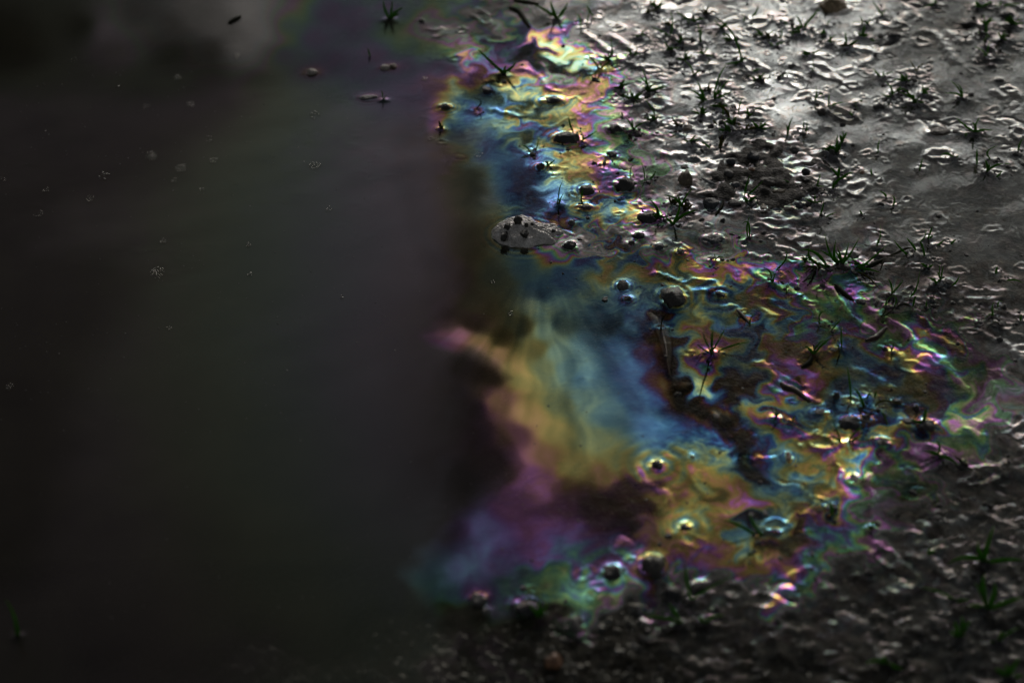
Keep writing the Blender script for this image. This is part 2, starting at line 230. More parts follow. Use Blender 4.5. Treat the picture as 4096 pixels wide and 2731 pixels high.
# roughness (relief) of the liquid surface, water depth in mm, cloudiness of the water: (px, py, relief, depth, murk)
LAND = [(0, 0, .03, 60, 1), (0, 800, .02, 60, 1), (0, 1560, .02, 50, 1), (400, 300, .04, 60, 1), (400, 900, .02, 60, 1), (400, 1400, .02, 40, 1), (700, 100, .06, 40, .95), (700, 600, .02, 60, 1),
        (700, 1100, .0, 60, 1), (700, 1400, .0, 26, .95), (900, 200, .08, 20, .85), (900, 700, .0, 40, .95), (950, 1000, .0, 40, .97), (950, 1300, .02, 20, .9), (1000, 500, .02, 30, .95), (1000, 60, .15, 10, .75), (1100, 250, .12, 10, .75), (1150, 400, .06, 12, .75),
        (1100, 650, .02, 20, .85), (1200, 620, .03, 12, .55), (1300, 620, .06, 8, .4), (1150, 850, .0, 25, .8), (1050, 775, .0, 25, .85), (1250, 800, .0, 18, .7), (1350, 780, .02, 9, .4), (1200, 1000, .0, 20, .7), (1350, 1000, .02, 12, .6), (1420, 880, .03, 8, .3), (1450, 1000, .03, 8, .35), (1150, 1200, .03, 16, .6), (1350, 1200, .05, 8, .4), (1080, 1320, .05, 9, .5),
        (600, 1520, .1, 5, .45), (300, 1540, .05, 15, .8), (900, 1440, .1, 5, .5), (1100, 1450, .2, 3, .25), (1000, 1550, .3, 1, .12), (1300, 1420, .4, 1, .1), (1300, 1540, .5, .5, .1),
        (1180, 180, .4, 5, .4), (1270, 120, .35, 4, .25), (1250, 40, .6, 3, .3), (1350, 200, .6, 3, .15), (1300, 300, .4, 4, .2), (1280, 450, .15, 6, .3), (1380, 420, .7, 2.5, .1), (1380, 530, .4, 3, .15), (1440, 620, .16, 4, .2), (1500, 700, .14, 5, .2), (1560, 620, .3, 3, .1), (1640, 680, .2, 4, .15), (1600, 790, .2, 3.5, .1), (1700, 760, .2, 4, .1), (1560, 900, .08, 5, .15), (1650, 850, .16, 3, .1), (1800, 720, .22, 3, .08), (1760, 860, .26, 3, .1),
        (1900, 700, .3, 2.5, .06), (1880, 830, .32, 1.5, .06), (1980, 850, .12, 4, .1), (2080, 900, .15, 3.5, .08), (2180, 900, .22, 2.5, .06), (2000, 960, .35, 1.5, .05), (1900, 960, .22, 3, .08), (1600, 1000, .05, 5, .2), (1580, 1080, .09, 5, .2), (1680, 1080, .15, 4, .15), (1600, 1200, .13, 3.5, .15), (1720, 1180, .3, 2, .1), (1800, 1060, .24, 3, .1), (1920, 1080, .3, 2, .06), (1820, 1200, .35, 2, .06), (1950, 1200, .6, 1.2, .05), (1720, 1300, .3, 2, .08),
        (1450, 100, 1.1, 2, .1), (1600, 60, 1.1, 2, .1), (1600, 200, 1.3, 1, .1), (1760, 60, .7, 3, .15), (1850, 150, .8, 2, .1), (1700, 260, 1.4, .2, .1), (1560, 300, 1.0, 1.5, .1), (1480, 430, 1.0, 1.5, .1), (1580, 520, 1.0, 1.4, .08), (1700, 540, .6, 2, .08), (1750, 430, 1.0, -2.2, .05), (1820, 430, 1.0, -2.0, .05), (1690, 430, 1.0, -1.4, .05), (1780, 380, 1.0, -1.4, .05), (1780, 475, 1.0, -1.2, .05), (1850, 300, .8, 1.6, .1), (1950, 350, .5, 2.2, .1), (2000, 150, .7, 2, .1), (2100, 60, .9, 1.5, .1), (2250, 80, 1., 1.4, .1), (2200, 180, .7, 2, .1), (2330, 250, .6, 2, .1), (2100, 230, .9, 1, .1), (2200, 330, .4, 2.5, .2), (2300, 430, .25, 3, .2), (2150, 450, .22, 3, .2), (2000, 450, .3, 2.5, .2), (1920, 560, .5, 1.6, .1), (2080, 580, .3, 2.5, .1), (2250, 560, .22, 3, .2), (2200, 680, .4, 2.5, .1), (2050, 680, .5, 2, .08), (2320, 760, .5, 2, .1), (2300, 900, .4, 2, .1),
        (2100, 1030, .5, 1.6, .05), (2250, 1020, .6, 1.4, .05), (2330, 1100, .9, .6, .05), (2150, 1180, .5, 1.4, .05), (2060, 1280, .8, .8, .05), (2250, 1250, 1.0, .3, .05), (1900, 1320, .8, .8, .05), (2100, 1420, 1.0, .2, .05), (2300, 1420, 1.1, .1, .05), (1800, 1400, .9, .5, .05), (1650, 1380, .8, .7, .05), (1500, 1340, .5, 1.6, .1), (1700, 1520, 1., .1, .05), (1950, 1540, 1.1, .1, .05), (2250, 1550, 1.1, .0, .05), (1450, 1500, .8, .5, .06)]

RU0, RU1, RV0, RV1, RST = -200, 2552, -140, 1708, 4.0
_ru = np.arange(RU0, RU1, RST, dtype=np.float32); _rv = np.arange(RV0, RV1, RST, dtype=np.float32)
_RU, _RV = np.meshgrid(_ru, _rv)

def survey(points, ncol, power, soft):
    p = np.array(points, np.float32)
    num = [np.zeros_like(_RU) for _ in range(ncol)]
    den = np.zeros_like(_RU)
    for k in range(len(p)):
        d2 = (_RU - p[k, 0]) ** 2 + ((_RV - p[k, 1]) * 1.25) ** 2 + soft * soft
        wgt = d2 ** (-power)
        den += wgt
        for c in range(ncol):
            num[c] += wgt * p[k, 2 + c]
    return [n / den for n in num]

def sample(f, u, v):
    x = np.clip((u - RU0) / RST, 0, f.shape[1] - 1.001); y = np.clip((v - RV0) / RST, 0, f.shape[0] - 1.001)
    xi = x.astype(np.int32); yi = y.astype(np.int32)
    xf = (x - xi).astype(np.float32); yf = (y - yi).astype(np.float32)
    return (f[yi, xi] * (1 - xf) + f[yi, xi + 1] * xf) * (1 - yf) + (f[yi + 1, xi] * (1 - xf) + f[yi + 1, xi + 1] * xf) * yf

FILM = [(a_, b_, c_, d_ * ((.70 if a_ > 1000 else .74) if c_ > 2500 and b_ < 190 else .88 if c_ > 2500 and b_ < 330 else 1.0)) for a_, b_, c_, d_ in FILM]
film_path_map, film_sky_gain_map = survey(FILM, 2, 2.0, 8)
_pl, _gl = survey(FILM, 2, 1.25, 150)                  # the open pool changes slowly
_bl = np.clip((_RU - 960) / 130, 0, 1); _bl = _bl * _bl * (3 - 2 * _bl)
_pt, _gt = survey([p for p in FILM if p[1] < 330 and p[0] < 1250], 2, 1.7, 26)
_tl = np.clip(2.0 - _RV / 130, 0, 1) * (1 - _bl); _tl = _tl * _tl * (3 - 2 * _tl)
_pl = _pl * (1 - _tl) + _pt * _tl; _gl = _gl * (1 - _tl) + _gt * _tl
film_path_map = film_path_map * _bl + _pl * (1 - _bl); film_sky_gain_map = film_sky_gain_map * _bl + _gl * (1 - _bl)

def lobe(pts, soft):
    """soft-edged patch of film: 1 inside, 0 outside"""
    p = np.array(pts, np.float32); n = len(p)
    ins = np.zeros(_RU.shape, bool); d2 = np.full(_RU.shape, 1e9, np.float32)
    for k in range(n):
        a, b_ = p[k], p[(k + 1) % n]
        ab = b_ - a
        t = np.clip(((_RU - a[0]) * ab[0] + (_RV - a[1]) * ab[1]) / (ab @ ab + 1e-9), 0, 1)
        d2 = np.minimum(d2, (_RU - a[0] - t * ab[0]) ** 2 + (_RV - a[1] - t * ab[1]) ** 2)
        c = ((a[1] > _RV) != (b_[1] > _RV)) & (_RU < (b_[0] - a[0]) * (_RV - a[1]) / (b_[1] - a[1] + 1e-9) + a[0])
        ins ^= c
    sd_ = np.where(ins, 1, -1) * np.sqrt(d2)
    m = np.clip(sd_ / (2 * soft) + .5, 0, 1)
    return m * m * (3 - 2 * m)

TONGUE = [(975, 772), (1010, 756), (1060, 752), (1110, 768), (1160, 782), (1205, 770), (1232, 740), (1240, 695), (1258, 712), (1275, 760), (1310, 785), (1390, 800), (1440, 780), (1500, 795), (1515, 870), (1545, 930), (1580, 985), (1500, 1020),
          (1475, 1070), (1440, 1100), (1380, 1112), (1320, 1092), (1280, 1105), (1265, 1150), (1190, 1185), (1125, 1160), (1170, 1110), (1205, 1070), (1180, 1020), (1120, 960), (1108, 900), (1150, 885), (1174, 868), (1150, 838), (1090, 800), (1030, 783)]
tg = lobe(TONGUE, 9)
left = np.clip((1330 - _RU) / 120, 0, 1)
film_sky_gain_map = film_sky_gain_map * (1 - left * (1 - tg) * np.clip((_RV - 640) / 90, 0, 1) * np.clip((1210 - _RV) / 90, 0, 1) * np.clip((_RU - 860) / 120, 0, 1) * .22) * (1 + .15 * tg)  # painted sky-gap reflection: tongue raised, water beside it lowered
for pts, soft, f in [
    ([(1545, 830), (1560, 900), (1610, 940), (1680, 985), (1715, 1060), (1735, 1110), (1700, 1100), (1680, 1030), (1660, 985), (1620, 955), (1560, 935), (1530, 880)], 7, .35),
    ([(930, 190), (1000, 180), (1130, 290), (1230, 330), (1240, 480), (1140, 500), (1090, 640), (980, 640), (900, 400)], 30, .85),
    ([(1060, 1190), (1130, 1160), (1220, 1190), (1340, 1200), (1330, 1250), (1230, 1300), (1120, 1340), (1010, 1350), (1000, 1310), (1050, 1260)], 14, 1.35),
    ([(1450, 950), (1640, 950), (1720, 1090), (1690, 1180), (1560, 1225), (1480, 1130)], 20, 1.3),
    ([(1890, 1010), (1980, 1030), (1995, 1110), (1950, 1140), (1890, 1110)], 12, 1.25),
    ([(1085, 200), (1160, 290), (1240, 330), (1245, 490), (1140, 500), (1080, 340)], 24, 1.3),
    ([(1130, 580), (1350, 560), (1450, 640), (1400, 740), (1290, 725), (1180, 680)], 24, 1.25),
    ([(1240, 395), (1290, 400), (1300, 440), (1275, 480), (1300, 520), (1265, 500), (1250, 460)], 6, 1.5),
    ([(1575, 870), (1600, 880), (1640, 905), (1660, 925), (1640, 935), (1600, 925), (1580, 905)], 6, 1.4),
    ([(1190, 90), (1265, 80), (1320, 110), (1390, 160), (1440, 190), (1400, 190), (1345, 170), (1320, 165), (1285, 130), (1240, 105)], 6, 1.3),
    ([(1195, 110), (1250, 115), (1290, 145), (1325, 165), (1330, 185), (1300, 170), (1260, 165), (1215, 150)], 6, .5)]:
    film_sky_gain_map = film_sky_gain_map * (1 + (f - 1) * lobe(pts, soft))

navy_map = lobe([(640, -90), (1240, -90), (1240, 90), (1130, 200), (1000, 270), (880, 260), (760, 200), (660, 120)], 55)
blue_map = np.maximum(lobe([(1110, 210), (1165, 285), (1240, 330), (1250, 490), (1170, 490), (1120, 340)], 28), lobe([(1170, 590), (1350, 560), (1450, 640), (1400, 740), (1300, 725), (1215, 670)], 28))
marble_map = lobe([(1440, 620), (1560, 570), (1700, 580), (1900, 630), (2100, 770), (2300, 890), (2340, 1000), (2120, 1085), (2010, 1200), (1880, 1330), (1700, 1330), (1500, 1290), (1480, 1120), (1500, 1020), (1600, 985), (1560, 900), (1480, 740), (1400, 690)], 26)
bright_map = np.maximum.reduce([lobe(TONGUE, 22), lobe([(1040, 1190), (1130, 1150), (1500, 1150), (1500, 1400), (1000, 1400), (960, 1330)], 30),
                                lobe([(1010, 80), (1060, 60), (1130, 90), (1300, 60), (1300, 520), (1245, 400), (1160, 330), (1100, 285), (1010, 300), (1000, 250), (1060, 170)], 26)])
film_sky_gain_map = film_sky_gain_map * (1 - .36 * lobe([(-300, -300), (170, -300), (230, 90), (330, 140), (470, 150), (560, 190), (575, 270), (470, 330), (400, 400), (330, 440), (170, 480), (90, 560), (240, 570), (330, 640), (268, 730), (205, 850), (160, 1000), (140, 1130), (60, 1330), (-300, 1500)], 75))  # dark tree reflection on the left painted into the reflectivity
relief_map, depth_map, murk_map = survey(LAND, 3, 1.7, 20)
murk_map = survey([(p[0], p[1], p[4]) for p in LAND], 1, 1.5, 80)[0]

# ------------------------------------------------------------------ stones: tile, centre, half width, half height (tile units), rise factor, kind, label
STONES = [
 ('P', 1910, 6, 40, 27, 1.0, 'moss', 'large mossy brown stone at the top edge of the grey scum'),
 ('D', 1215, 255, 195, 115, 1.0, 'dark', 'big dark wet stone among pink film with two grass blades behind it'),
 ('D', 2020, 875, 165, 130, 1.0, 'dark', 'broad dark wet stone ringed by green film'),
 ('D', 875, 665, 72, 62, 1.1, 'brown', 'small round brown stone at the water edge above the pale blue film'),
 ('D', 1510, 965, 122, 100, 1.0, 'dark', 'oval dark stone with a pale streak among orange film'),
 ('D', 1475, 1205, 125, 62, .8, 'brown', 'flat brown stone with a sprout behind it above the foamy mud lump'),
 ('D', 1900, 150, 118, 80, .8, 'dark', 'dark half sunk stone between green film and a three bladed seedling'),
 ('D', 1830, 500, 92, 66, .9, 'black', 'small black stone ringed by pink film'),
 ('D', 2330, 1325, 150, 100, .9, 'black', 'black stone in a whirl of grey film rings'),
 ('E', 475, 805, 118, 140, 1.5, 'tan', 'pointed tan pebble with olive stripes ringed by ripples'),
 ('E', 820, 1150, 130, 88, 1.0, 'blue', 'blue grey stone left of the gravel patch'),
 ('E', 2010, 1185, 92, 64, .9, 'blue', 'dark blue stone at the right tip of the gravel patch'),
 ('E', 1565, 880, 138, 70, 1.0, 'brown', 'long dark brown stone in the middle of the gravel patch'),
 ('E', 2090, 745, 72, 52, 1.0, 'black', 'small black pebble with a bright crescent beside the gravel patch'),
 ('E', 1375, 545, 92, 78, .8, 'blue', 'rounded slate grey stone at the top of the gravel patch'),
 ('E', 1085, 610, 76, 66, .9, 'blue', 'dark grey stone at the upper left of the gravel patch'),
 ('E', 1280, 850, 66, 76, .8, 'grey', 'pale grey upright pebble beside a pair of grass blades'),
 ('E', 1160, 930, 88, 52, .8, 'blue', 'flat dark blue pebble left of the two grass blades'),
 ('E', 1735, 1015, 92, 52, .7, 'tan', 'flat pale tan stone under the long brown stone'),
 ('E', 1520, 1220, 62, 76, .7, 'tan', 'cracked tan stone at the bottom of the gravel patch'),
 ('E', 1360, 1190, 68, 52, .7, 'blue', 'small blue slate pebble at the bottom of the gravel patch'),
 ('E', 1130, 1170, 96, 50, .6, 'grey', 'flat grey stone at the lower left of the gravel patch'),
 ('E', 1055, 770, 76, 62, .8, 'grey', 'knobbly grey stone on the left side of the gravel patch'),
 ('E', 1365, 730, 62, 42, .7, 'orange', 'orange brown pebble in the gravel patch'),
 ('E', 1315, 1108, 32, 22, .7, 'orange', 'tiny bright orange chip below two grass blades'),
 ('E', 1935, 430, 88, 72, .9, 'black', 'black stone in a deep ring above the gravel patch'),
 ('E', 500, 140, 120, 62, .6, 'tan', 'tan stone under a rim of grey film'),
 ('E', 1450, 200, 92, 52, .8, 'blue', 'blue black stone behind the gravel patch'),
 ('H', 315, 1080, 178, 190, 1.05, 'rib', 'big ribbed grey brown stone at the edge of the orange film'),
 ('G', 1275, 430, 100, 72, 1.1, 'black', 'wet black stone with a grey tail of scum right of the foamy lump'),
 ('G', 1990, 960, 92, 90, .9, 'grey', 'lumpy grey stone with a foamy flank'),
 ('G', 2050, 1150, 58, 52, 1.0, 'black', 'little black stone just below the lumpy grey stone'),
 ('G', 1300, 120, 52, 52, .9, 'grey', 'pale little stone in a ring of lilac film'),
 ('G', 2200, 290, 92, 68, .8, 'black', 'dark round stone with concentric rings right of the tail of scum'),
 ('G', 2100, 395, 68, 48, .8, 'brown', 'small brown stone in yellow film'),
 ('H', 400, 510, 86, 66, .8, 'brown', 'brown stone at the upper rim of the orange film'),
 ('H', 940, 1090, 78, 62, .8, 'black', 'black sunken stone with a bright ring around it'),
 ('H', 850, 330, 150, 92, .7, 'blue', 'broad blue black stone under the grey film'),
 ('H', 110, 440, 80, 70, .8, 'blue', 'blue black stone at the edge of lilac streaks'),
 ('N', 1545, 725, 68, 58, .8, 'dark', 'dark round stone with a grass blade on each side'),
 ('N', 640, 930, 60, 52, .7, 'black', 'black stone inside a pink edged ring'),
 ('N', 1390, 920, 40, 36, .8, 'black', 'small black pebble with a yellow sprout on the grey film'),
 ('O', 1465, 360, 130, 66, 1.0, 'dark', 'dark domed stone in a ripple at the upper right'),
 ('O', 290, 540, 122, 76, 1.0, 'black', 'black capped stone left of the long pale streak'),
 ('O', 2090, 240, 140, 82, 1.1, 'black', 'black stone with forked grass in the top right corner'),
 ('O', 1950, 1240, 76, 46, .8, 'dark', 'small dark stone in an oval ripple near the right edge'),
 ('O', 1920, 870, 150, 66, .5, 'black', 'black sunken slab beside an arched grass stem'),
 ('C', 560, 880, 62, 42, .9, 'dark', 'small dark pebble in a round ripple on the bright film'),
 ('C', 980, 1490, 80, 62, .9, 'brown', 'rough brown stone below two arched seedlings'),
 ('C', 1730, 1420, 92, 66, .8, 'dark', 'dark stone in a wide bright ring'),
 ('C', 290, 210, 50, 36, .8, 'dark', 'tiny dark pebble near the mossy stone'),
 ('A', 610, 1420, 92, 58, 1.0, 'brown', 'brown wet stone at the tip of a pale blue streak in the open water'),
 ('A', 1165, 1185, 66, 72, .9, 'dark', 'dark little stone left of the cream film'),
 ('A', 2040, 1330, 150, 62, .7, 'black', 'black flat stone with a tan reflection'),
 ('A', 290, 270, 50, 42, .9, 'dark', 'dark pebble at the top of the broken grey strip'),
 ('R', 2165, 1130, 0, 0, 0, '', ''),
 ('P', 715, 163, 15, 10, 1.0, 'pale', 'pale pebble breaking the dark water at upper left'),
 ('P', 885, 153, 12, 9, .9, 'pale', 'pale pebble standing in the open water at top centre'),
 ('P', 902, 150, 10, 8, .9, 'tan', 'tan pebble touching the pale one at top centre'),
 ('P', 846, 222, 22, 7, .6, 'dark', 'flat dark stone awash in the purple water'),
 ('K', 435, 690, 84, 84, .9, 'black', 'black stone in the eye of the yellow rings'),
 ('M', 815, 180, 76, 86, .9, 'black', 'black stone in the eye of the orange rings'),
 ('K', 905, 580, 34, 34, .7, 'brown', 'speck of brown grit at a star of blue film'),
 ('P', 1497, 1290, 31, 32, 1.0, 'rib', 'round blurred stone at the lower rim of the orange film'),
 ('P', 1405, 1308, 23, 26, 1.0, 'black', 'black stone in a teal ring at the lower edge'),
 ('P', 1100, 1373, 19, 19, 1.0, 'grey', 'pale blurred pebble at the lower left end of the film'),
 ('P', 1118, 1402, 11, 11, 1.0, 'grey', 'smaller pale pebble just below the pale blurred one'),
 ('P', 1212, 1388, 32, 26, .8, 'black', 'dark stone with a green sprig by the teal streak'),
 ('P', 1272, 1513, 24, 20, 1.0, 'orange', 'orange brown pebble in the dark gravel at the bottom'),
 ('P', 1325, 1426, 18, 24, .9, 'grey', 'pale long pebble on the dark gravel'),
 ('P', 1545, 1358, 24, 22, 1.0, 'black', 'black stone below the orange film beside an upright blade'),
 ('P', 1990, 960, 12, 12, 1.2, 'dark', 'upright dark pebble behind the drooping grass'),
 ('J', 490, 1115, 54, 60, 1.3, 'dark', 'dark thumb shaped stone standing left of the drooping grass'),
 ('J', 1565, 1270, 54, 54, 1.1, 'dark', 'round dark pebble at the tip of a yellow grass blade'),
 ('J', 690, 1460, 130, 92, .9, 'black', 'black stone in front of the drooping grass'),
 ('J', 1310, 1190, 92, 62, .8, 'dark', 'dark stone under the salmon coloured crest'),
 ('J', 860, 1440, 110, 70, .7, 'grey', 'grey stone slab in front of the drooping grass'),
 ('J', 1440, 1450, 90, 52, .6, 'grey', 'small grey slab in the pink film'),
 ('J', 270, 1330, 120, 52, .6, 'brown', 'brown stone along the blue crest'),
 ('J', 1730, 1480, 80, 60, .8, 'grey', 'grey brown stone at the foot of a lone upright blade'),
 ('L', 1000, 130, 150, 110, .8, 'black', 'black stone behind the dark three bladed plant'),
 ('L', 1450, 370, 110, 90, .5, 'brown', 'brown mud slab right of the lilac curl'),
 ('L', 2050, 170, 110, 90, .8, 'dark', 'rough dark stone at the edge of the green film'),
 ('L', 760, 1260, 92, 92, .7, 'black', 'black stone below the white glint'),
 ('L', 185, 560, 56, 105, .6, 'orange', 'oblong orange brown stone under violet film'),
 ('L', 1060, 860, 60, 90, .5, 'pale', 'white oval pebble in the yellow film'),
 ('M', 330, 680, 0, 0, 0, '', ''),
 ('I', 890, 1380, 46, 46, .5, 'pale', 'pale pebble lying in the dark channel'),
 ('N', 560, 440, 78, 70, .7, 'dark', 'rough dark stone inside the big grass tuft'),
 ('N', 1880, 1130, 52, 46, .7, 'grey', 'grey clod beside a seedling with a bent leg'),
 ('P', 2054, 84, 0, 0, 0, '', ''),
 ('F', 660, 1030, 56, 40, .7, 'dark', 'small dark pebble in a ring left of two curled sprouts'),
 ('F', 440, 645, 40, 30, .6, 'orange', 'rust orange chip on the grey film'),
 ('F', 1350, 170, 150, 42, .4, 'brown', 'brown soil crust awash on the grey film'),
 ('F', 1560, 165, 66, 46, .5, 'brown', 'second brown crust nearer the three bladed seedling'),
 ('F', 2260, 430, 66, 46, .8, 'dark', 'dark pebble at the right edge under a bent stem'),
]
STONES = [s for s in STONES if s[3] > 0]

stone_list = []
for (t, x, y, hw, hh, rise, kind, lab) in STONES:
    x0, y0, ws, wi = TILES[t]
    k = ws / wi * 0.57422
    px, py = tp(t, x, y)
    if t == 'P':
        k = 1.0; px, py = x, y
    s = pscale(px, py)
    rx = hw * k * s
    ry = max(hh * k * s * 1.15, rx * 0.55)
    rz = min(hh * k * s * 1.1, rx) * rise
    wx, wy = W(px, py + hh * k * 0.35)
    stone_list.append((wx, wy, rx, ry, rz, kind, lab))

# ------------------------------------------------------------------ grass survey
# tile, base, [(tip, mid or None)], half width (tile units), material, words
G = []
def g(t, base, tips, wid=8, mat='green', words=None):
    G.append((t, base, [(q if len(q) == 2 and not isinstance(q[0], tuple) else q) for q in tips], wid, mat, words))
g('A', (2110, 260), [(1800, 60), (2030, 0), (2260, 20)], 24, words='seedling with three wide spread blades at the top edge of the colours')
g('A', (1390, 1010), [((1040, 650), (1180, 800)), (1560, 830), (1320, 900), (1430, 870)], 22, words='dark straggling grass clump over the orange film')
g('A', (980, 1480), [((930, 1300), (1090, 1380))], 9, 'stem', 'black curled stem in the blue water beside a small stone')
g('R', (330, 140), [(290, 0), (350, 0), (425, 50), (400, 90)], 11, words='grass tuft standing alone in the dark water at the top')
g('R', (190, 390), [(183, 330)], 7, words='single short shoot in the dark water at upper centre')
g('R', (290, 690), [(275, 618), (310, 650)], 4, words='thin two bladed shoot on a flat dark stone in the water')
g('R', (685, 890), [(668, 830), (700, 860)], 12, 'olive', 'olive shoot among pink and blue film at the open water edge')
g('B', (1270, 490), [(1275, 130), (1030, 370)], 16); g('B', (340, 940), [(160, 720), (290, 790), (510, 790)], 16); g('B', (515, 760), [(480, 500)], 11)
g('B', (990, 1230), [(890, 910), (860, 1010), (1290, 1140), (1090, 1120)], 15); g('B', (75, 370), [(5, 170)], 13); g('B', (165, 310), [(185, 110)], 13)
g('B', (1680, 570), [(1650, 310), (1705, 370)], 17)
g('B', (2230, 850), [((1890, 240), (2130, 480)), (2220, 680), (2290, 780), (2000, 860)], 22, words='tall seedling with one long arching blade at the top')
g('B', (1600, 1020), [(1440, 790), (1690, 930), (1560, 900)], 15); g('B', (1760, 1380), [(1495, 1180), (1640, 1080), (1600, 1290)], 20)
g('B', (1880, 1340), [(2030, 870), (2100, 1020), (2130, 1220), (1960, 1100)], 17); g('B', (2190, 1510), [(2262, 1285)], 15); g('B', (1990, 1560), [(1980, 1440)], 14); g('B', (2060, 1580), [((1900, 1390), (2000, 1460))], 18, 'olive')
g('B', (270, 240), [(160, 60)], 14); g('B', (1040, 60), [(1010, 0), (1090, 10)], 22); g('B', (1500, 250), [(1560, 320), (1420, 210), (1350, 150)], 16); g('B', (1420, 590), [(1350, 520), (1440, 480)], 20)
g('B', (1740, 740), [(1620, 700), (1800, 640), (1860, 770)], 18); g('B', (270, 1060), [(170, 950)], 9); g('B', (650, 1570), [(620, 1490)], 12); g('B', (1060, 1540), [((930, 1320), (1010, 1430))], 10); g('B', (2270, 270), [(2240, 170)], 15)
g('C', (700, 390), [(610, 190), (940, 110), (790, 330), (620, 360)], 20); g('C', (25, 260), [(110, 70)], 20); g('C', (420, 540), [(430, 370)], 12); g('C', (1310, 640), [(1280, 410), (1470, 550), (1250, 560)], 22)
g('C', (1480, 500), [(1530, 330), (1600, 480), (1450, 420)], 24); g('C', (1610, 520), [(1680, 550)], 16); g('C', (850, 960), [(845, 760), (800, 900)], 12); g('C', (430, 1040), [(555, 940), (390, 1000)], 12)
g('C', (1780, 1050), [(1650, 920), (1800, 950), (1940, 970)], 13); g('C', (1910, 1310), [(1800, 1090), (1750, 1260), (1890, 1140)], 15, words='bright green seedling left of a bushy clump on the grey film')
g('C', (2230, 1410), [(1990, 1230), (2350, 1370), (2040, 1180), (2110, 1270)], 17, words='bushy clump with a long stem behind the bluish film')
g('C', (2245, 970), [((2150, 800), (2190, 890)), (2350, 850)], 11, 'olive'); g('C', (860, 1360), [(890, 1140), ((1000, 1360), (950, 1270))], 13); g('C', (1050, 1450), [(1062, 1260), (1260, 1370)], 14)
g('C', (1420, 1400), [(1545, 1350), (1470, 1490), (1380, 1370)], 12); g('C', (20, 970), [(160, 920)], 18); g('C', (975, 460), [(990, 380), (940, 420)], 20); g('C', (1770, 210), [((1640, 0), (1700, 100)), (1850, 110)], 14); g('C', (450, 290), [(380, 260), (530, 340)], 18)
g('C', (50, 1540), [(180, 1410)], 13); g('C', (1030, 340), [(1090, 250)], 16); g('C', (200, 500), [(60, 460), (330, 420), (60, 390)], 22); g('C', (330, 620), [(470, 560), (250, 560)], 15); g('C', (560, 480), [(600, 440)], 18); g('C', (2080, 1110), [(2115, 980)], 16); g('C', (1370, 1560), [(1345, 1495)], 18)
g('D', (1330, 205), [(1260, 0)], 16); g('D', (1430, 340), [(1422, 200), (1650, 185)], 15, words='two blades rising behind the big dark stone'); g('D', (2130, 195), [(2010, 0), (2110, 20), (2350, 50)], 17)
g('D', (750, 495), [((610, 380), (690, 420))], 12, words='bent black blade at the tip of the pale blue film'); g('D', (970, 670), [(1080, 570), (985, 590)], 15, words='short forked sprig right of the small round stone')
g('D', (1130, 1190), [((1190, 850), (1130, 1010)), (1190, 1030), (1100, 1080)], 11, words='thin budded sprout beside pale blue film'); g('D', (1430, 1120), [(1455, 965)], 13, words='single blade just behind the flat brown stone')
g('D', (2085, 805), [((2160, 650), (2095, 700))], 9, words='hooked thin blade on the broad dark stone'); g('D', (2262, 860), [((2225, 610), (2268, 730))], 10, words='curved blade right of the broad dark stone'); g('D', (820, 450), [(860, 290)], 11); g('D', (1640, 665), [(1642, 600)], 9); g('D', (1735, 640), [(1752, 550)], 11)
g('E', (430, 1235), [(180, 1055), (360, 1020), (600, 950), (385, 1110)], 17, words='four bladed seedling above the blurred lilac edge left of the gravel')
g('E', (290, 1470), [(660, 1250), (400, 1150), (200, 1350)], 22, words='seedling with one blade pointing right below the four bladed one'); g('E', (120, 1370), [(0, 1110)], 20, words='thick lone blade leaning left by the blue black stone')
g('E', (1295, 1080), [(1350, 780), (1530, 855)], 14, words='pair of blades growing out of the gravel patch'); g('E', (940, 430), [((980, 250), (950, 330)), (1010, 300)], 20, 'olive'); g('E', (820, 435), [(680, 325)], 15)
g('E', (1840, 270), [((1920, 0), (1870, 130)), (1825, 100)], 16); g('E', (2040, 245), [(2068, 30)], 11); g('E', (2088, 235), [(2112, 60)], 10); g('E', (2225, 960), [(2290, 760), (2350, 940)], 12); g('E', (2292, 1340), [(2325, 1120)], 10)
g('E', (1100, 160), [(980, 0), (960, 60), (1050, 10), (1170, 0)], 15, words='clump of four blades at the top of the gravel patch'); g('E', (1870, 920), [(1790, 840), (2010, 900)], 10); g('E', (0, 830), [(88, 725)], 13); g('E', (1280, 200), [(1340, 90), (1210, 130), (1500, 110)], 16, 'olive'); g('E', (910, 120), [(840, 30)], 13, 'olive')
g('F', (135, 450), [(150, 210), ((0, 320), (70, 370)), (225, 250), (180, 300)], 18); g('F', (640, 425), [(650, 265)], 11); g('F', (1110, 640), [((1155, 490), (1130, 580))], 13); g('F', (1530, 490), [((1365, 468), (1430, 445)), (1580, 460)], 14, words='dark seedling with a horizontal blade on the bluish film')
g('F', (1785, 560), [(1798, 368)], 14); g('F', (1960, 500), [((2045, 340), (1920, 425))], 11); g('F', (1910, 660), [(1888, 510), (2112, 555), (1950, 550)], 16); g('F', (2015, 715), [((2100, 630), (2060, 690))], 14)
g('F', (1765, 200), [(1825, 10), ((1540, 0), (1660, 120)), ((1990, 165), (1880, 165)), (1740, 70)], 15, words='seedling with four blades beside the brown soil crusts'); g('F', (2280, 415), [(2350, 250)], 13)
g('F', (165, 740), [(60, 600), (172, 590), (350, 650)], 15); g('F', (90, 860), [((340, 730), (180, 740)), (110, 740)], 15); g('F', (800, 1060), [((790, 930), (820, 990))], 12); g('F', (720, 970), [((630, 880), (700, 920))], 14); g('F', (445, 1165), [(412, 1105)], 11); g('F', (0, 1190), [(135, 1130)], 9); g('F', (550, 690), [(552, 610)], 13); g('F', (1660, 230), [(1665, 180)], 18); g('F', (2180, 560), [(2120, 550)], 14)
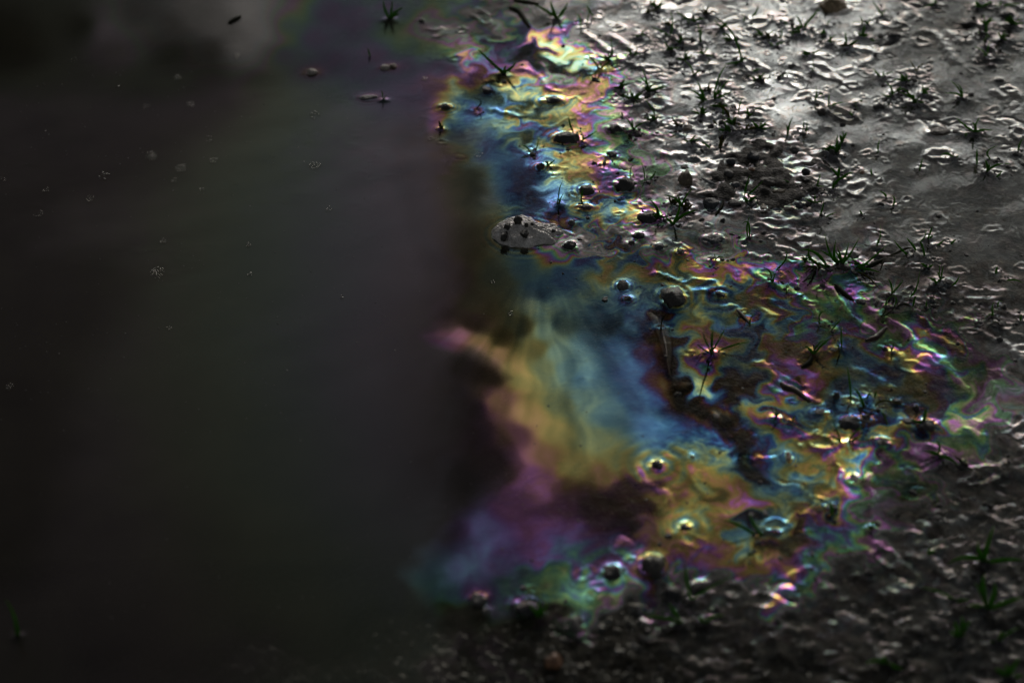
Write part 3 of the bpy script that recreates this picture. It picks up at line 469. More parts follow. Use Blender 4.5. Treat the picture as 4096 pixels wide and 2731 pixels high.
g('N', (340, 490), [(258, 220)], 12, words='long upright blade at the back of the big grass tuft'); 
G.pop()
g('N', (430, 545), [((258, 220), (330, 470)), ((380, 280), (360, 470)), ((395, 370), (425, 470)), ((515, 310), (470, 480)), ((620, 265), (500, 480)), (205, 390), (360, 400)], 16, words='big grass tuft with many blades on the boundary of grey and coloured film')
g('N', (590, 605), [((945, 310), (720, 520)), ((845, 630), (700, 600)), (680, 540)], 18, words='pair of thick blades at the right of the big tuft')
g('N', (290, 580), [((0, 390), (160, 430)), ((100, 345), (115, 500)), (240, 590)], 17, words='arched blade drooping left of the big tuft')
g('N', (600, 630), [((860, 845), (740, 710))], 12, 'olive', 'yellowing blade bent down to the right of the big tuft'); g('N', (170, 600), [((20, 728), (120, 680)), (110, 700)], 13, 'stem', 'dark withered leaf hanging left below the big tuft')
g('N', (810, 365), [((840, 125), (840, 260)), (855, 240)], 11, words='upright pair of blades in a ring on the dark film'); g('N', (1140, 455), [((985, 285), (1060, 390))], 14); g('N', (1215, 405), [((1115, 265), (1175, 340))], 13); g('N', (1300, 458), [((1265, 300), (1290, 380))], 12); g('N', (1245, 315), [(1318, 172)], 13); g('N', (1345, 275), [(1385, 148), (1398, 240)], 12); g('N', (1425, 350), [(1512, 288)], 11); g('N', (1588, 328), [(1642, 283)], 12)
g('N', (1330, 600), [(1270, 530), (1400, 545)], 16); g('N', (1475, 725), [(1477, 518), (1498, 555), (1435, 610)], 10, words='three thin blades left of the dark round stone'); g('N', (1590, 775), [((1676, 655), (1640, 735))], 11, words='curved blade on the right of the dark round stone'); g('N', (2070, 645), [(2078, 560)], 15); g('N', (2180, 712), [((2350, 742), (2250, 715))], 11)
g('N', (960, 865), [(918, 695), (1082, 710)], 11); g('N', (1170, 895), [((1258, 598), (1220, 800))], 9, words='tall thin leaning blade right of the curled stems'); g('N', (1195, 985), [((1240, 860), (1205, 910))], 10); g('N', (905, 985), [((985, 870), (920, 920))], 11); g('N', (970, 1000), [((960, 860), (1010, 920))], 11); g('N', (845, 1100), [((905, 960), (890, 1050)), ((980, 1000), (960, 1040))], 8, 'stem', 'dark curled stems lying below the two thin seedlings'); g('N', (1328, 1010), [(1332, 915)], 9)
g('N', (2030, 1095), [(2040, 935), ((1945, 1120), (1990, 1075))], 13); g('N', (2055, 1170), [(2030, 1150), (2090, 1150)], 15, 'olive'); g('N', (2325, 1140), [(2328, 1065)], 12); g('N', (2088, 1000), [((2132, 940), (2085, 945))], 8); g('N', (955, 1460), [((977, 1370), (975, 1420))], 10, words='small blade on the dark blue film'); g('N', (425, 1430), [(437, 1185), (380, 1380)], 11); g('N', (135, 1500), [((345, 1305), (240, 1390)), (60, 1400)], 16); g('N', (345, 1240), [(440, 1110)], 11); g('N', (215, 1170), [((295, 1050), (215, 1060))], 9); g('N', (0, 880), [(48, 855)], 13); g('N', (1385, 920), [(1400, 890), (1360, 895)], 14, 'olive')
g('H', (1340, 345), [(1347, 40), ((1240, 155), (1320, 150))], 14, words='two bladed seedling with long reflections above the colours'); g('H', (880, 660), [(870, 540), ((1005, 660), (950, 600))], 11); g('H', (1690, 765), [((1800, 485), (1830, 620))], 12); g('H', (1640, 950), [((1430, 748), (1590, 780)), (1698, 780)], 11, words='sprout with an arched blade on the yellow crest'); g('H', (1840, 1090), [((1888, 912), (1840, 1000))], 10); g('H', (1955, 1145), [(2075, 1098)], 12); g('H', (1330, 1500), [((1405, 1368), (1350, 1440))], 9, words='tiny blade at the end of the orange twig'); g('H', (155, 1570), [((265, 1345), (170, 1430))], 8, 'stem', 'thin black bent stem over the brown leaf')
g('I', (820, 565), [((710, 250), (750, 400)), (850, 175), (825, 250), ((1038, 155), (900, 420)), (630, 425)], 14, words='grass tuft on a mud bump inside the rainbow rings'); g('I', (900, 525), [((1350, 395), (1120, 450))], 16, words='long blade reaching right from the tuft in the rainbow rings'); g('I', (760, 565), [((615, 650), (660, 575))], 11, 'stem', 'dark blade curving left below the tuft in the rainbow rings')
g('I', (1690, 1430), [(1660, 1250), (1610, 1290), (1740, 1340)], 15, words='blurred three bladed sprig under the pink and green film'); g('I', (1890, 1480), [(1955, 1385), (1860, 1430)], 14, words='small forked sprig on pale teal film'); g('I', (2190, 540), [(2350, 380), (2080, 460), (2240, 420)], 14)
g('J', (690, 1200), [((630, 705), (665, 940))], 20, words='tall upright blade at the left of the drooping grass'); g('J', (860, 1250), [((715, 1005), (790, 1110))], 22, words='thick blade leaning left in the drooping grass'); g('J', (740, 1260), [((1095, 1330), (900, 1300))], 15, 'olive', 'yellowish blade lying flat across the stones'); g('J', (1090, 1330), [((1200, 1555), (1150, 1440))], 20, words='blade drooping down from the stones towards the viewer'); g('J', (1000, 1280), [((1510, 1305), (1150, 1195))], 17, 'olive', 'long arched yellow green blade lying to the right over the stones'); g('J', (890, 1160), [(952, 1045), (930, 1090)], 15); g('J', (1010, 1140), [(1022, 1050)], 14); g('J', (1640, 1480), [(1690, 1305)], 18, words='lone upright blade near the pink film at the right'); g('J', (1215, 550), [(1247, 415)], 9, words='short blade on a lilac streak in the dark blue film'); G.pop()
g('L', (900, 430), [((770, 80), (835, 270)), ((655, 450), (760, 335))], 17, words='dark plant with a yellow blade and a black bent blade'); g('L', (1000, 410), [((1190, 180), (1070, 280)), (1120, 330)], 20, words='dark blades leaning right in front of a black stone'); g('L', (1940, 170), [(1992, 0)], 18); G.pop()
g('M', (1760, 310), [((1310, 105), (1500, 170))], 24, words='long blurred blade pointing left over violet film'); g('M', (1800, 280), [((1680, 0), (1720, 150))], 22, words='dark blurred blade behind the long left pointing one')
g('M', (870, 1190), [((800, 600), (825, 900)), ((1490, 830), (1120, 1030))], 24, words='blurred seedling with one upright and one right leaning blade at the bottom'); g('M', (760, 1510), [((260, 1420), (480, 1420)), (590, 1210), (640, 1440)], 30, words='blurred grass lying left at the bottom centre'); g('M', (1050, 1510), [((1340, 1380), (1180, 1410)), (980, 1400), (1150, 1440)], 28, words='blurred grass clump leaning right at the bottom centre')
g('L', (760, 1400), [(700, 1180), (880, 1350)], 24); g('L', (1290, 1560), [(1320, 1450), (1250, 1480)], 24)
g('Q', (1200, 825), [((860, 680), (1050, 740)), (1330, 800)], 15, words='yellow green blade pointing left towards the grey curls'); g('Q', (1480, 470), [((1130, 470), (1300, 420)), (1560, 120), (1830, 440), (1410, 260)], 26, words='dark blurred grass tuft at the lower right edge'); g('Q', (1490, 900), [(1830, 780), (1470, 560), (1560, 650), (1300, 860), (1380, 640)], 26, words='largest blurred grass clump at the lower right'); g('Q', (1250, 1160), [(1255, 950), (1345, 1000), (1150, 1090), (1200, 1000)], 24, words='blurred grass clump in the dark gravel at lower right'); g('Q', (1600, 1190), [(1800, 1050), (1520, 1190), (1640, 1090)], 24, words='blurred grass below the largest clump at the right'); g('Q', (580, 1400), [((370, 1390), (480, 1370)), (720, 1440), (540, 1320)], 24, words='blurred grass lying flat in the bottom gravel'); g('Q', (1680, 1540), [(1800, 1340), (1830, 1500), (1560, 1440), (1650, 1400)], 28, words='blurred grass clump in the bottom right corner'); g('Q', (980, 380), [(960, 330), (1020, 350)], 22)
g('P', (40, 1462), [((12, 1375), (34, 1420)), (26, 1410)], 4, words='blurred green blade at the far left bottom'); g('P', (1240, 1420), [(1215, 1390), (1260, 1385), (1235, 1380)], 5, words='green sprig on the dark stone by the teal streak')
g('P', (2155, 1050), [(2120, 1035), (2200, 1070), (2150, 1010)], 5); g('P', (2210, 1065), [(2235, 1080), (2190, 1045)], 5, 'stem'); g('P', (2120, 975), [(2128, 940), (2090, 965)], 4); g('P', (1340, 1290), [(1345, 1275)], 2, 'stem', 'speck of stem near the teal ring'); G.pop()
g('P', (2250, 20), [(2280, 2), (2240, 0)], 4); g('P', (2345, 10), [(2290, 14)], 4, words='blade lying across the top right corner'); g('O', (1740, 540), [(1790, 265), (1600, 520), (1690, 660), (1800, 590)], 17, words='spiky seedling near the upper right with one tall blade'); g('O', (2110, 400), [(2040, 260), (2310, 280)], 16); g('O', (1750, 890), [(1800, 630), ((1545, 720), (1690, 810)), (1700, 860)], 17, words='seedling with a tall bent blade beside the black slab'); g('O', (1830, 820), [((2200, 1010), (2060, 850))], 11, 'stem', 'arched dark stem over the black slab'); g('O', (1350, 1540), [((1180, 1255), (1310, 1400)), ((1260, 1280), (1350, 1400)), ((1090, 1465), (1260, 1475))], 17, words='bright three bladed seedling on the dark grey film at right'); g('O', (930, 70), [(935, 0), (740, 130), (980, 20)], 14); g('O', (1930, 120), [(2000, 20), (1870, 60)], 15); g('O', (1610, 110), [(1680, 70), (1560, 90)], 18)


# low bushy tufts that fill the dark patches between the seedlings
for bx_, by_ in [(1487, 34), (1512, 22), (1535, 62), (1560, 95), (1470, 88), (1452, 130), (1590, 52), (1622, 34), (1655, 70), (1680, 96), (1540, 118), (1575, 140), (1625, 215), (1650, 250), (1612, 268), (1690, 292), (1720, 270), (1668, 305), (1745, 300), (1585, 330), (1560, 292), (1398, 140), (1424, 205), (1452, 232), (1490, 212),
                 (1770, 92), (1838, 78), (1862, 128), (1905, 100), (1950, 110), (1985, 60), (2060, 215), (2095, 238), (2118, 218), (2080, 190), (1745, 190), (1905, 350), (1935, 330), (2262, 60), (2300, 95), (2325, 60), (1545, 470), (1575, 485), (1510, 505), (1850, 605), (1880, 622), (1975, 612), (2150, 655), (1720, 470), (1500, 280), (1870, 470)]:
    n_ = int(rng.integers(4, 8)); tl = []
    for k in range(n_):
        a_ = rng.uniform(.15, math.pi - .15); L_ = rng.uniform(15, 36)
        tl.append((bx_ + L_ * math.cos(a_) * .9, by_ - L_ * math.sin(a_) * rng.uniform(.7, 1.0)))
    G.append(('P', (bx_, by_), tl, rng.uniform(2.2, 3.4), 'olive' if rng.uniform() < .15 else 'green', None))

# ------------------------------------------------------------------ liquid surface grid
def axis(segs):
    out = []
    for a, b, st in segs:
        out.append(np.arange(a, b, st))
    return np.unique(np.concatenate(out))
def grow(a, b, st, r):
    o = []; x = a; d = st
    while (x - b) * np.sign(st) < 0:
        o.append(x); d *= r; x += d
    o.append(b)
    return np.array(o)
gx = np.unique(np.concatenate([-grow(400, 60000, 4, 1.35), np.arange(-400, -330, 4), np.arange(-330, -60, 1.9), np.arange(-60, 330, .72), np.arange(330, 430, 1.3), grow(430, 60000, 4, 1.35)]))
gy = np.unique(np.concatenate([-grow(-440, 3000, 4, 1.35)[::-1], np.arange(440, 530, 3), np.arange(530, 1110, .8), np.arange(1110, 1200, 4), grow(1200, 90000, 4, 1.35)]))
GX, GY = np.meshgrid(gx.astype(np.float32), gy.astype(np.float32))
print('liquid grid', GX.shape, GX.size)
PU, PV = plan(GX, GY)
PU = PU.astype(np.float32); PV = PV.astype(np.float32)

relief = sample(relief_map, PU, PV)
murk = sample(murk_map, PU, PV)
marble = sample(marble_map, PU, PV)
fine = np.maximum(np.clip(relief * 3.4, 0, 1), .8 * marble)
PUW = PU + 110 * fbm(GX / 55, GY / 60, 3, 101)
open_ = np.clip((1120 - PUW) / 520, 0, 1); open_ = open_ * open_ * (3 - 2 * open_)
_ku = PU + 45 * fbm(GX / 26, GY / 32, 3, 105); _kv = PV + 40 * fbm(GX / 30, GY / 30, 3, 106)
keep_ = np.maximum(np.maximum(sample(bright_map, _ku, _kv), sample(bright_map, PU, PV) * np.clip((PV - 640) / 40, 0, 1) * np.clip((1180 - PV) / 40, 0, 1)), sample(blue_map, _ku, _kv))
pale_ = np.clip((1275 - PUW) / 290, 0, 1); pale_ = pale_ * pale_ * (3 - 2 * pale_) * (1 - keep_)
coher = (1 - .76 * pale_ * (1 - .45 * sample(navy_map, PU, PV))) * (1 - .16 * np.clip((1560 - PU) / 100, 0, 1))
_mf = np.clip((1330 - PU) / 330, 0, 1)
murk = np.maximum(murk, _mf * _mf * (3 - 2 * _mf) * np.clip((1400 - PV) / 120, 0, 1) * np.clip((PV - 150) / 80 + np.clip((760 - PU) / 100, 0, 1), 0, 1))         # old emulsified oil on the open pool shows little colour
# domain warp, stronger where the surface is broken
wx1 = fbm(GX / 34, GY / 34, 2, 1); wy1 = fbm(GX / 34, GY / 34, 2, 2)
wx2 = fbm(GX / 9, GY / 11, 2, 3); wy2 = fbm(GX / 9, GY / 11, 2, 4)
wx3 = fbm((GX + 6 * wx2) / 3.6, GY / 5, 2, 6); wy3 = fbm(GX / 3.6, (GY + 6 * wy2) / 5, 2, 7)
A1 = 10 + 30 * fine; A2 = 24 * fine; A3 = 5 * fine
WU = PU + A1 * wx1 + A2 * wx2 + A3 * wx3
WV = PV + (A1 * wy1 + A2 * wy2 + A3 * wy3) * .75
# the film is dragged about by slow eddies: follow the flow backwards, then read the survey there
GXs, GYs = GX, GY
ax_, ay_ = GX.copy(), GY.copy()
amp_ = np.maximum(.03 + 1.15 * np.clip(relief * 4.5 - .12, 0, 1), 0.72 * marble) * np.clip((PU - 900) / 200, 0, 1)
def eddy(x, y, sc, seed):
    e_ = .35
    p0 = perlin(x / sc, y / sc, seed)
    return (perlin(x / sc, (y + e_) / sc, seed) - p0) / e_ * sc, -(perlin((x + e_) / sc, y / sc, seed) - p0) / e_ * sc
for st_ in range(5):
    v1x, v1y = eddy(ax_, ay_, 27, 91)
    v2x, v2y = eddy(ax_, ay_, 10.5, 92)
    ax_ = ax_ + amp_ * (1.15 * v1x + 1.0 * v2x)
    ay_ = ay_ + amp_ * (1.15 * v1y + 1.0 * v2y)
_sc = (PU - PW / 2) / np.where(np.abs(GX) < .01, .01, GX)           # plan units per mm, across
AU, AV = plan(np.clip(ax_, -420, 420), np.clip(ay_, 430, 1250))
WU = AU.astype(np.float32) + A1 * .5 * wx1; WV = AV.astype(np.float32) + A1 * .4 * wy1
out_ = (np.abs(GX) > 400) | (GY > 1200) | (GY < 440)
WU = np.where(out_, PU, WU); WV = np.where(out_, PV, WV)
path = sample(film_path_map, WU, WV)
gain = sample(film_sky_gain_map, WU, WV)
fan = fbm(np.arctan2(PU - 1235, PV - 560) * 5.5 + .5 * wx1, np.hypot(PU - 1235, PV - 560) / 330 + .4 * wy1, 3, 96) * np.clip((1540 - PU) / 90, 0, 1) * np.clip((PV - 640) / 60, 0, 1)
fil = fbm(ax_ / 5.5 + 2.0 * wx1, ay_ / 2.6, 2, 93)                   # drawn-out filaments
fil2 = fbm(ax_ / 2.2, ay_ / 1.3, 1, 94)
wisp = fbm(ax_ / 26 + .8 * wx1, ay_ / 60 + .6 * wy1, 3, 95)          # soft wisps in the open tongue
inr = np.clip((PU - 930) / 120, 0, 1)
path = path + inr * (38 * fan + fine * (95 * fil + 40 * fil2) + 40 * wisp)
gain = gain * (1 + inr * (.30 * wisp + .42 * fan + fine * (.40 * fil + .22 * fil2)))
path = path * (1 + .09 * fine * wx2 + .02 * fine * wy3 + .02 * wx1)

pool_ = gain.copy()
# steeper contrast between dim and bright film; the silty pool keeps a dull even sheen
mk_ = np.clip((1300 - PU) / 480, 0, 1); mk_ = mk_ * mk_ * (3 - 2 * mk_) * (1 - sample(bright_map, PU, PV)); mk_ = np.maximum(mk_, open_)
gain = np.power(np.clip(gain, .001, 2), 2.0 - .5 * mk_) * 1.35
inz = (1 - np.clip((path - 2300) / 300, 0, 1)) * (1 - open_)
_e = np.clip((PV - 640) / 560, 0, 1); gain = gain * (1 + inz * (.15 + .85 * _e * _e * (3 - 2 * _e)))        # reflectivity raised towards the near shore, offsetting the dimmer sky reflected there
gain = gain * (1.28 - (.26 - .20 * np.clip((PV - 200) / 200, 0, 1)) * np.clip((path - 2300) / 300, 0, 1) * (1 - open_))
wp_ = np.clip((1275 - PUW) / 260, 0, 1); wp_ = wp_ * wp_ * (3 - 2 * wp_) * (1 - keep_)
gain = gain * (1 - wp_) + wp_ * .054 * np.clip(pool_ / .16, .12, 4) ** 1.25

# heights
z = np.zeros_like(GX)
ca, sa = math.cos(R(-38)), math.sin(R(-38))
RX, RY = GX * ca - GY * sa, GX * sa + GY * ca          # along the run-off streaks
relief0 = relief
relief = relief * (1 - .50 * np.clip((420 - PV) / 260, 0, 1) * np.clip((PU - 1350) / 200, 0, 1))
rough_patch = np.clip(.45 + 1.6 * fbm(GX / 34, GY / 46, 2, 29), .03, 1)        # broken in places, slack in others
z += relief * (1.75 * fbm(RX / 38, RY / 22, 1, 21) + .27 * rough_patch * fbm((RX + 9 * wx2) / 14, (RY + 9 * wy2) / 10, 1, 22))
rid = 1 - np.abs(fbm((RX + 14 * wx2) / 46, (RY + 9 * wy2) / 20, 1, 23)) * 2.6
rid = np.clip(rid, 0, 1) ** 8
z += relief * .34 * rid * rough_patch
z += .008 * fine * rough_patch * fbm(GX / 2.4, GY / 2.4, 1, 24)
path += 60 * rid * fine * rough_patch

def patch(cx, cy, rad):
    i0, i1 = np.searchsorted(gx, [cx - rad, cx + rad]); j0, j1 = np.searchsorted(gy, [cy - rad, cy + rad])
    return slice(j0, j1), slice(i0, i1)

# pits, blisters and little rings in the scum
def blister(cx, cy, r, amp, el=1.0, ang=0.0, dpath=0.0, dgain=0.0):
    sl_ = patch(cx, cy, r * 3.2)
    X = GX[sl_] - cx; Y = GY[sl_] - cy
    if X.size == 0:
        return
    c, s_ = math.cos(ang), math.sin(ang)
    a = (X * c + Y * s_) / el; b = -X * s_ + Y * c
    wob = 1 + .55 * perlin(X / r * .8 + cx, Y / r * .8 + cy, 31)
    d = np.sqrt(a * a + b * b) / r * wob
    z[sl_] += amp * (np.exp(-((d - 1) / .33) ** 2) - .7 * np.exp(-(d / .6) ** 2))
    if dpath:
        path[sl_] += dpath * np.exp(-((d - 1) / .7) ** 2)
    if dgain:
        gain[sl_] *= 1 + dgain * np.exp(-((d - 1) / .35) ** 2)

for k in range(1600):
    px, py = rng.uniform(1000, 2640), rng.uniform(-110, 1660)
    rl = float(sample(relief_map, np.array([px]), np.array([py]))[0])
    if rng.uniform() > min(1, rl * .8 + .06) or rl < .1:
        continue
    cx, cy = W(px, py)
    r = max(1.1, rng.lognormal(math.log(2.3), .6))
    cf = .45 if float(sample(film_path_map, np.array([px]), np.array([py]))[0]) < 2200 else 1.0
    if rng.uniform() > cf + .2: continue
    blister(cx, cy, min(r, 4.6), cf * rng.uniform(.06, .38) * r * min(1, .5 + rl) * rng.choice([1, 1, 1, -1]) * .5, rng.uniform(1, 2.2), R(rng.normal(-38, 55)), rng.normal(0, 60))

# wrinkles and crests of the film: (points, half width mm, height mm, path change, reflectivity factor that paints glints on the crests)
STROKES = [
 ([('P', 1700, 605), ('P', 1752, 638), ('P', 1800, 664), ('P', 1850, 690), ('P', 1896, 742), ('P', 1950, 775)], 1.7, .8, 260, 1.9),
 ([('P', 1880, 640), ('P', 1920, 676), ('P', 1945, 716), ('P', 1990, 752), ('P', 2030, 775)], 1.6, .8, 200, 1.7),
 ([('J', 1140, 110), ('J', 1330, 210), ('J', 1460, 310), ('J', 1560, 430), ('J', 1680, 500), ('J', 1830, 560), ('J', 1960, 720), ('J', 2080, 860), ('J', 2200, 1010), ('J', 2340, 1120)], 2.2, 1.0, 260, 2.4),
 ([('J', 1170, 60), ('J', 1340, 170), ('J', 1480, 260), ('J', 1540, 380)], 1.0, .5, 200, 2.0),
 ([('J', 1580, 590), ('J', 1700, 590), ('J', 1830, 690), ('J', 1960, 790)], 1.5, .7, -100, 2.6),
 ([('J', 1640, 20), ('J', 1680, 110), ('J', 1760, 190), ('J', 1740, 260), ('J', 1900, 370), ('J', 2060, 440), ('J', 2180, 550), ('J', 2300, 610)], 1.8, .8, -300, 2.3),
 ([('J', 1860, 230), ('J', 2020, 300), ('J', 2160, 440), ('J', 2340, 530)], 1.8, .8, -200, 2.0),
 ([('N', 1590, 1030), ('N', 1640, 1100), ('N', 1820, 1140), ('N', 1920, 1250), ('N', 2060, 1350), ('N', 2250, 1370)], 1.8, .8, 0, 1.8),
 ([('N', 2100, 1180), ('N', 2200, 1270), ('N', 2350, 1300)], 1.6, .7, 0, 1.8),
 ([('N', 2150, 1370), ('N', 2290, 1480), ('N', 2340, 1560)], 2.2, .9, 0, 2.4),
 ([('N', 1820, 820), ('N', 1920, 900), ('N', 2040, 960), ('N', 2180, 1050), ('N', 2340, 1060)], 2.2, .8, 0, 1.5),
 ([('I', 1330, 680), ('I', 1480, 690), ('I', 1600, 790), ('I', 1760, 940), ('I', 1900, 1040), ('I', 2060, 1150), ('I', 2180, 1260)], 2.2, 1.0, 60, 3.0),
 ([('I', 1480, 650), ('I', 1650, 720), ('I', 1810, 870), ('I', 1990, 960), ('I', 2150, 990)], 1.3, .6, 120, 2.6),
 ([('I', 1590, 940), ('I', 1650, 1000), ('I', 1750, 1070), ('I', 1860, 1110)], 1.8, .7, 200, 2.4),
 ([('J', 0, 1060), ('J', 150, 1180), ('J', 290, 1240), ('J', 360, 1370), ('J', 430, 1450)], 1.9, 1.0, 100, 2.6),
 ([('J', 640, 720), ('J', 820, 790), ('J', 960, 850), ('J', 1080, 920), ('J', 1140, 1000), ('J', 1330, 1030)], 2.6, .9, 40, 2.2),
 ([('J', 1050, 430), ('J', 1160, 510), ('J', 1310, 560), ('J', 1380, 640)], 1.6, .7, 0, 2.2),
 ([('H', 940, 1310), ('H', 1080, 1245), ('H', 1200, 1310), ('H', 1300, 1420), ('H', 1350, 1500)], 1.7, .9, -60, 2.2),
 ([('H', 0, 800), ('H', 130, 830), ('H', 260, 880), ('H', 380, 900), ('H', 450, 980)], 1.5, .8, 0, 1.9),
 ([('H', 210, 340), ('H', 330, 420), ('H', 430, 440), ('H', 520, 500)], 1.2, .6, 0, 1.7),
 ([('H', 1270, 500), ('H', 1400, 590), ('H', 1560, 580), ('H', 1640, 620)], 1.4, .7, 0, 2.0),
 ([('H', 1580, 340), ('H', 1690, 440), ('H', 1830, 480), ('H', 1910, 540)], 1.3, .6, 0, 1.8),
 ([('H', 1930, 640), ('H', 2050, 620), ('H', 2150, 690)], 1.3, .6, 0, 2.0),
 ([('E', 0, 300), ('E', 150, 350), ('E', 210, 410)], 1.6, .8, 0, 1.3),
 ([('E', 60, 450), ('E', 200, 520), ('E', 420, 510), ('E', 600, 560), ('E', 760, 600), ('E', 850, 680), ('E', 890, 780)], 2.4, 1.5, 0, 1.5),
 ([('E', 340, 30), ('E', 520, 60), ('E', 680, 100), ('E', 730, 180)], 2.2, 1.2, 0, 1.3),
 ([('E', 1920, 1290), ('E', 2060, 1320), ('E', 2180, 1290), ('E', 2320, 1470)], 2.2, 1.0, 0, 1.4),
 ([('B', 100, 420), ('B', 330, 600), ('B', 520, 700)], 2.6, 1.4, 0, 1.1),
 ([('B', 420, 430), ('B', 620, 570), ('B', 780, 680), ('B', 1000, 740)], 2.8, 1.6, 0, 1.1),
 ([('B', 520, 770), ('B', 700, 850), ('B', 950, 920)], 2.6, 1.3, 0, 1.1),
 ([('O', 700, 470), ('O', 930, 530), ('O', 1080, 700), ('O', 1200, 890), ('O', 1280, 1030)], 3.4, 1.5, 0, 1.5),
 ([('O', 1080, 480), ('O', 1230, 540), ('O', 1330, 640), ('O', 1560, 650)], 3.0, 1.2, 0, 1.4),
 ([('O', 480, 80), ('O', 560, 200), ('O', 250, 380), ('O', 60, 390)], 3.2, 1.2, 0, 1.3),
 ([('O', 1820, 1390), ('O', 1950, 1470), ('O', 2060, 1530)], 2.6, 1.0, 0, 1.3),
 ([('O', 2030, 1330), ('O', 2160, 1420), ('O', 2330, 1520)], 2.6, 1.0, 0, 1.3),
 ([('F', 2040, 20), ('F', 2180, 90), ('F', 2340, 150)], 2.2, 1.0, 0, 1.4),
 ([('F', 2030, 230), ('F', 2120, 270), ('F', 2190, 310)], 2.0, .9, 0, 1.4),
 ([('C', 1420, 880), ('C', 1560, 830), ('C', 1680, 770), ('C', 1640, 690), ('C', 1440, 640)], 2.6, 1.2, 0, 1.0),
 ([('L', 0, 900), ('L', 140, 945), ('L', 320, 960), ('L', 450, 1045)], 1.0, -.6, 60, .5),
 ([('L', 740, 460), ('L', 770, 600), ('L', 860, 760), ('L', 950, 900), ('L', 1090, 1020)], 1.6, .8, 60, 1.7),
 ([('L', 1470, 480), ('L', 1420, 700), ('L', 1280, 830), ('L', 1230, 960), ('L', 1310, 1110), ('L', 1290, 1240)], 1.6, .7, 250, 1.7),
 ([('L', 80, 1560), ('L', 260, 1410), ('L', 430, 1370), ('L', 560, 1280), ('L', 660, 1140)], 1.7, .8, 40, 1.7),
 ([('L', 1640, 150), ('L', 1790, 200), ('L', 1910, 260)], 1.6, .7, 100, 2.2),
 ([('L', 1990, 390), ('L', 2140, 470), ('L', 2340, 590)], 1.6, .7, 100, 2.2),
 ([('K', 1600, 680), ('K', 1750, 620), ('K', 1950, 640), ('K', 2030, 600)], 1.6, .7, 0, 2.0),
 ([('K', 1250, 80), ('K', 1400, 320), ('K', 1500, 520), ('K', 1500, 700)], 1.6, .5, 0, 1.3),
 ([('K', 180, 640), ('K', 230, 860), ('K', 380, 1010), ('K', 540, 1090), ('K', 620, 1250)], 1.7, .5, 50, 1.5),
 ([('K', 1600, 160), ('K', 1650, 260), ('K', 1800, 340)], 1.3, .4, 0, 1.5),
 ([('Q', 720, 180), ('Q', 870, 200), ('Q', 960, 110), ('Q', 1200, 90), ('Q', 1390, 40)], 2.2, 0.96, 0, 4.2),
 ([('Q', 940, 400), ('Q', 1050, 500), ('Q', 1170, 600), ('Q', 1260, 700)], 2.4, 1.44, 0, 4.9),
 ([('Q', 640, 640), ('Q', 700, 720), ('Q', 780, 790)], 4.2, 1.08, 0, 4.6),
 ([('Q', 1250, 520), ('Q', 1320, 540), ('Q', 1290, 640)], 2.2, 1.20, 0, 4.6),
 ([('Q', 100, 900), ('Q', 260, 1010), ('Q', 420, 1030)], 3.2, 1.20, 0, 4.2),
 ([('Q', 380, 1150), ('Q', 450, 1260), ('Q', 540, 1330)], 3.0, 1.20, 0, 4.2),
 ([('Q', 1000, 780), ('Q', 1110, 880), ('Q', 1000, 1040)], 2.6, 1.08, 0, 3.8),
 ([('Q', 1600, 700), ('Q', 1690, 700), ('Q', 1640, 800)], 3.4, 1.08, 0, 3.8),
 ([('Q', 1560, 280), ('Q', 1680, 300), ('Q', 1800, 350)], 2.6, 1.08, 0, 3.8),
 ([('A', 320, 370), ('A', 450, 400), ('A', 600, 400), ('A', 520, 490), ('A', 430, 480)], 2.6, .6, 0, 1.4),
 ([('A', 1160, 1450), ('A', 1360, 1500), ('A', 1640, 1566)], 1.6, .6, 0, 1.6),
 ([('A', 1530, 920), ('A', 1760, 940), ('A', 1930, 1080), ('A', 2010, 1190), ('A', 2220, 1250)], 2.2, .9, 80, 1.4),
 ([('A', 1110, 1120), ('A', 1230, 1080), ('A', 1370, 1180)], 1.6, .6, 0, 1.5),
 ([('P', 1498, 706), ('P', 1520, 745), ('P', 1534, 800), ('P', 1542, 850)], 3.4, .0, -60, -.25),
 ([('P', 1540, 850), ('P', 1558, 905), ('P', 1605, 942), ('P', 1675, 985), ('P', 1715, 1045), ('P', 1745, 1105)], 4.0, .0, -190, -.5),
 ([('P', 1690, 985), ('P', 1690, 920), ('P', 1655, 870)], 3.2, .0, -120, -.4),
 ([('G', 1160, 300), ('G', 1300, 290), ('G', 1420, 340), ('G', 1510, 420)], 1.3, .4, 40, 1.8),
]
def polyline(pts, n=60):
    q = np.array([W(*(tp(t, x, y) if t != 'P' else (x, y))) for t, x, y in pts])
    # Catmull-Rom through the points
    P = np.vstack([2 * q[0] - q[1], q, 2 * q[-1] - q[-2]])
    o = []
    m = max(4, n // (len(q) - 1))
    for i in range(1, len(P) - 2):
        for k in range(m):
            t = k / m
            o.append(.5 * ((2 * P[i]) + (-P[i - 1] + P[i + 1]) * t + (2 * P[i - 1] - 5 * P[i] + 4 * P[i + 1] - P[i + 2]) * t * t + (-P[i - 1] + 3 * P[i] - 3 * P[i + 1] + P[i + 2]) * t ** 3))
    o.append(q[-1])
    return np.array(o)

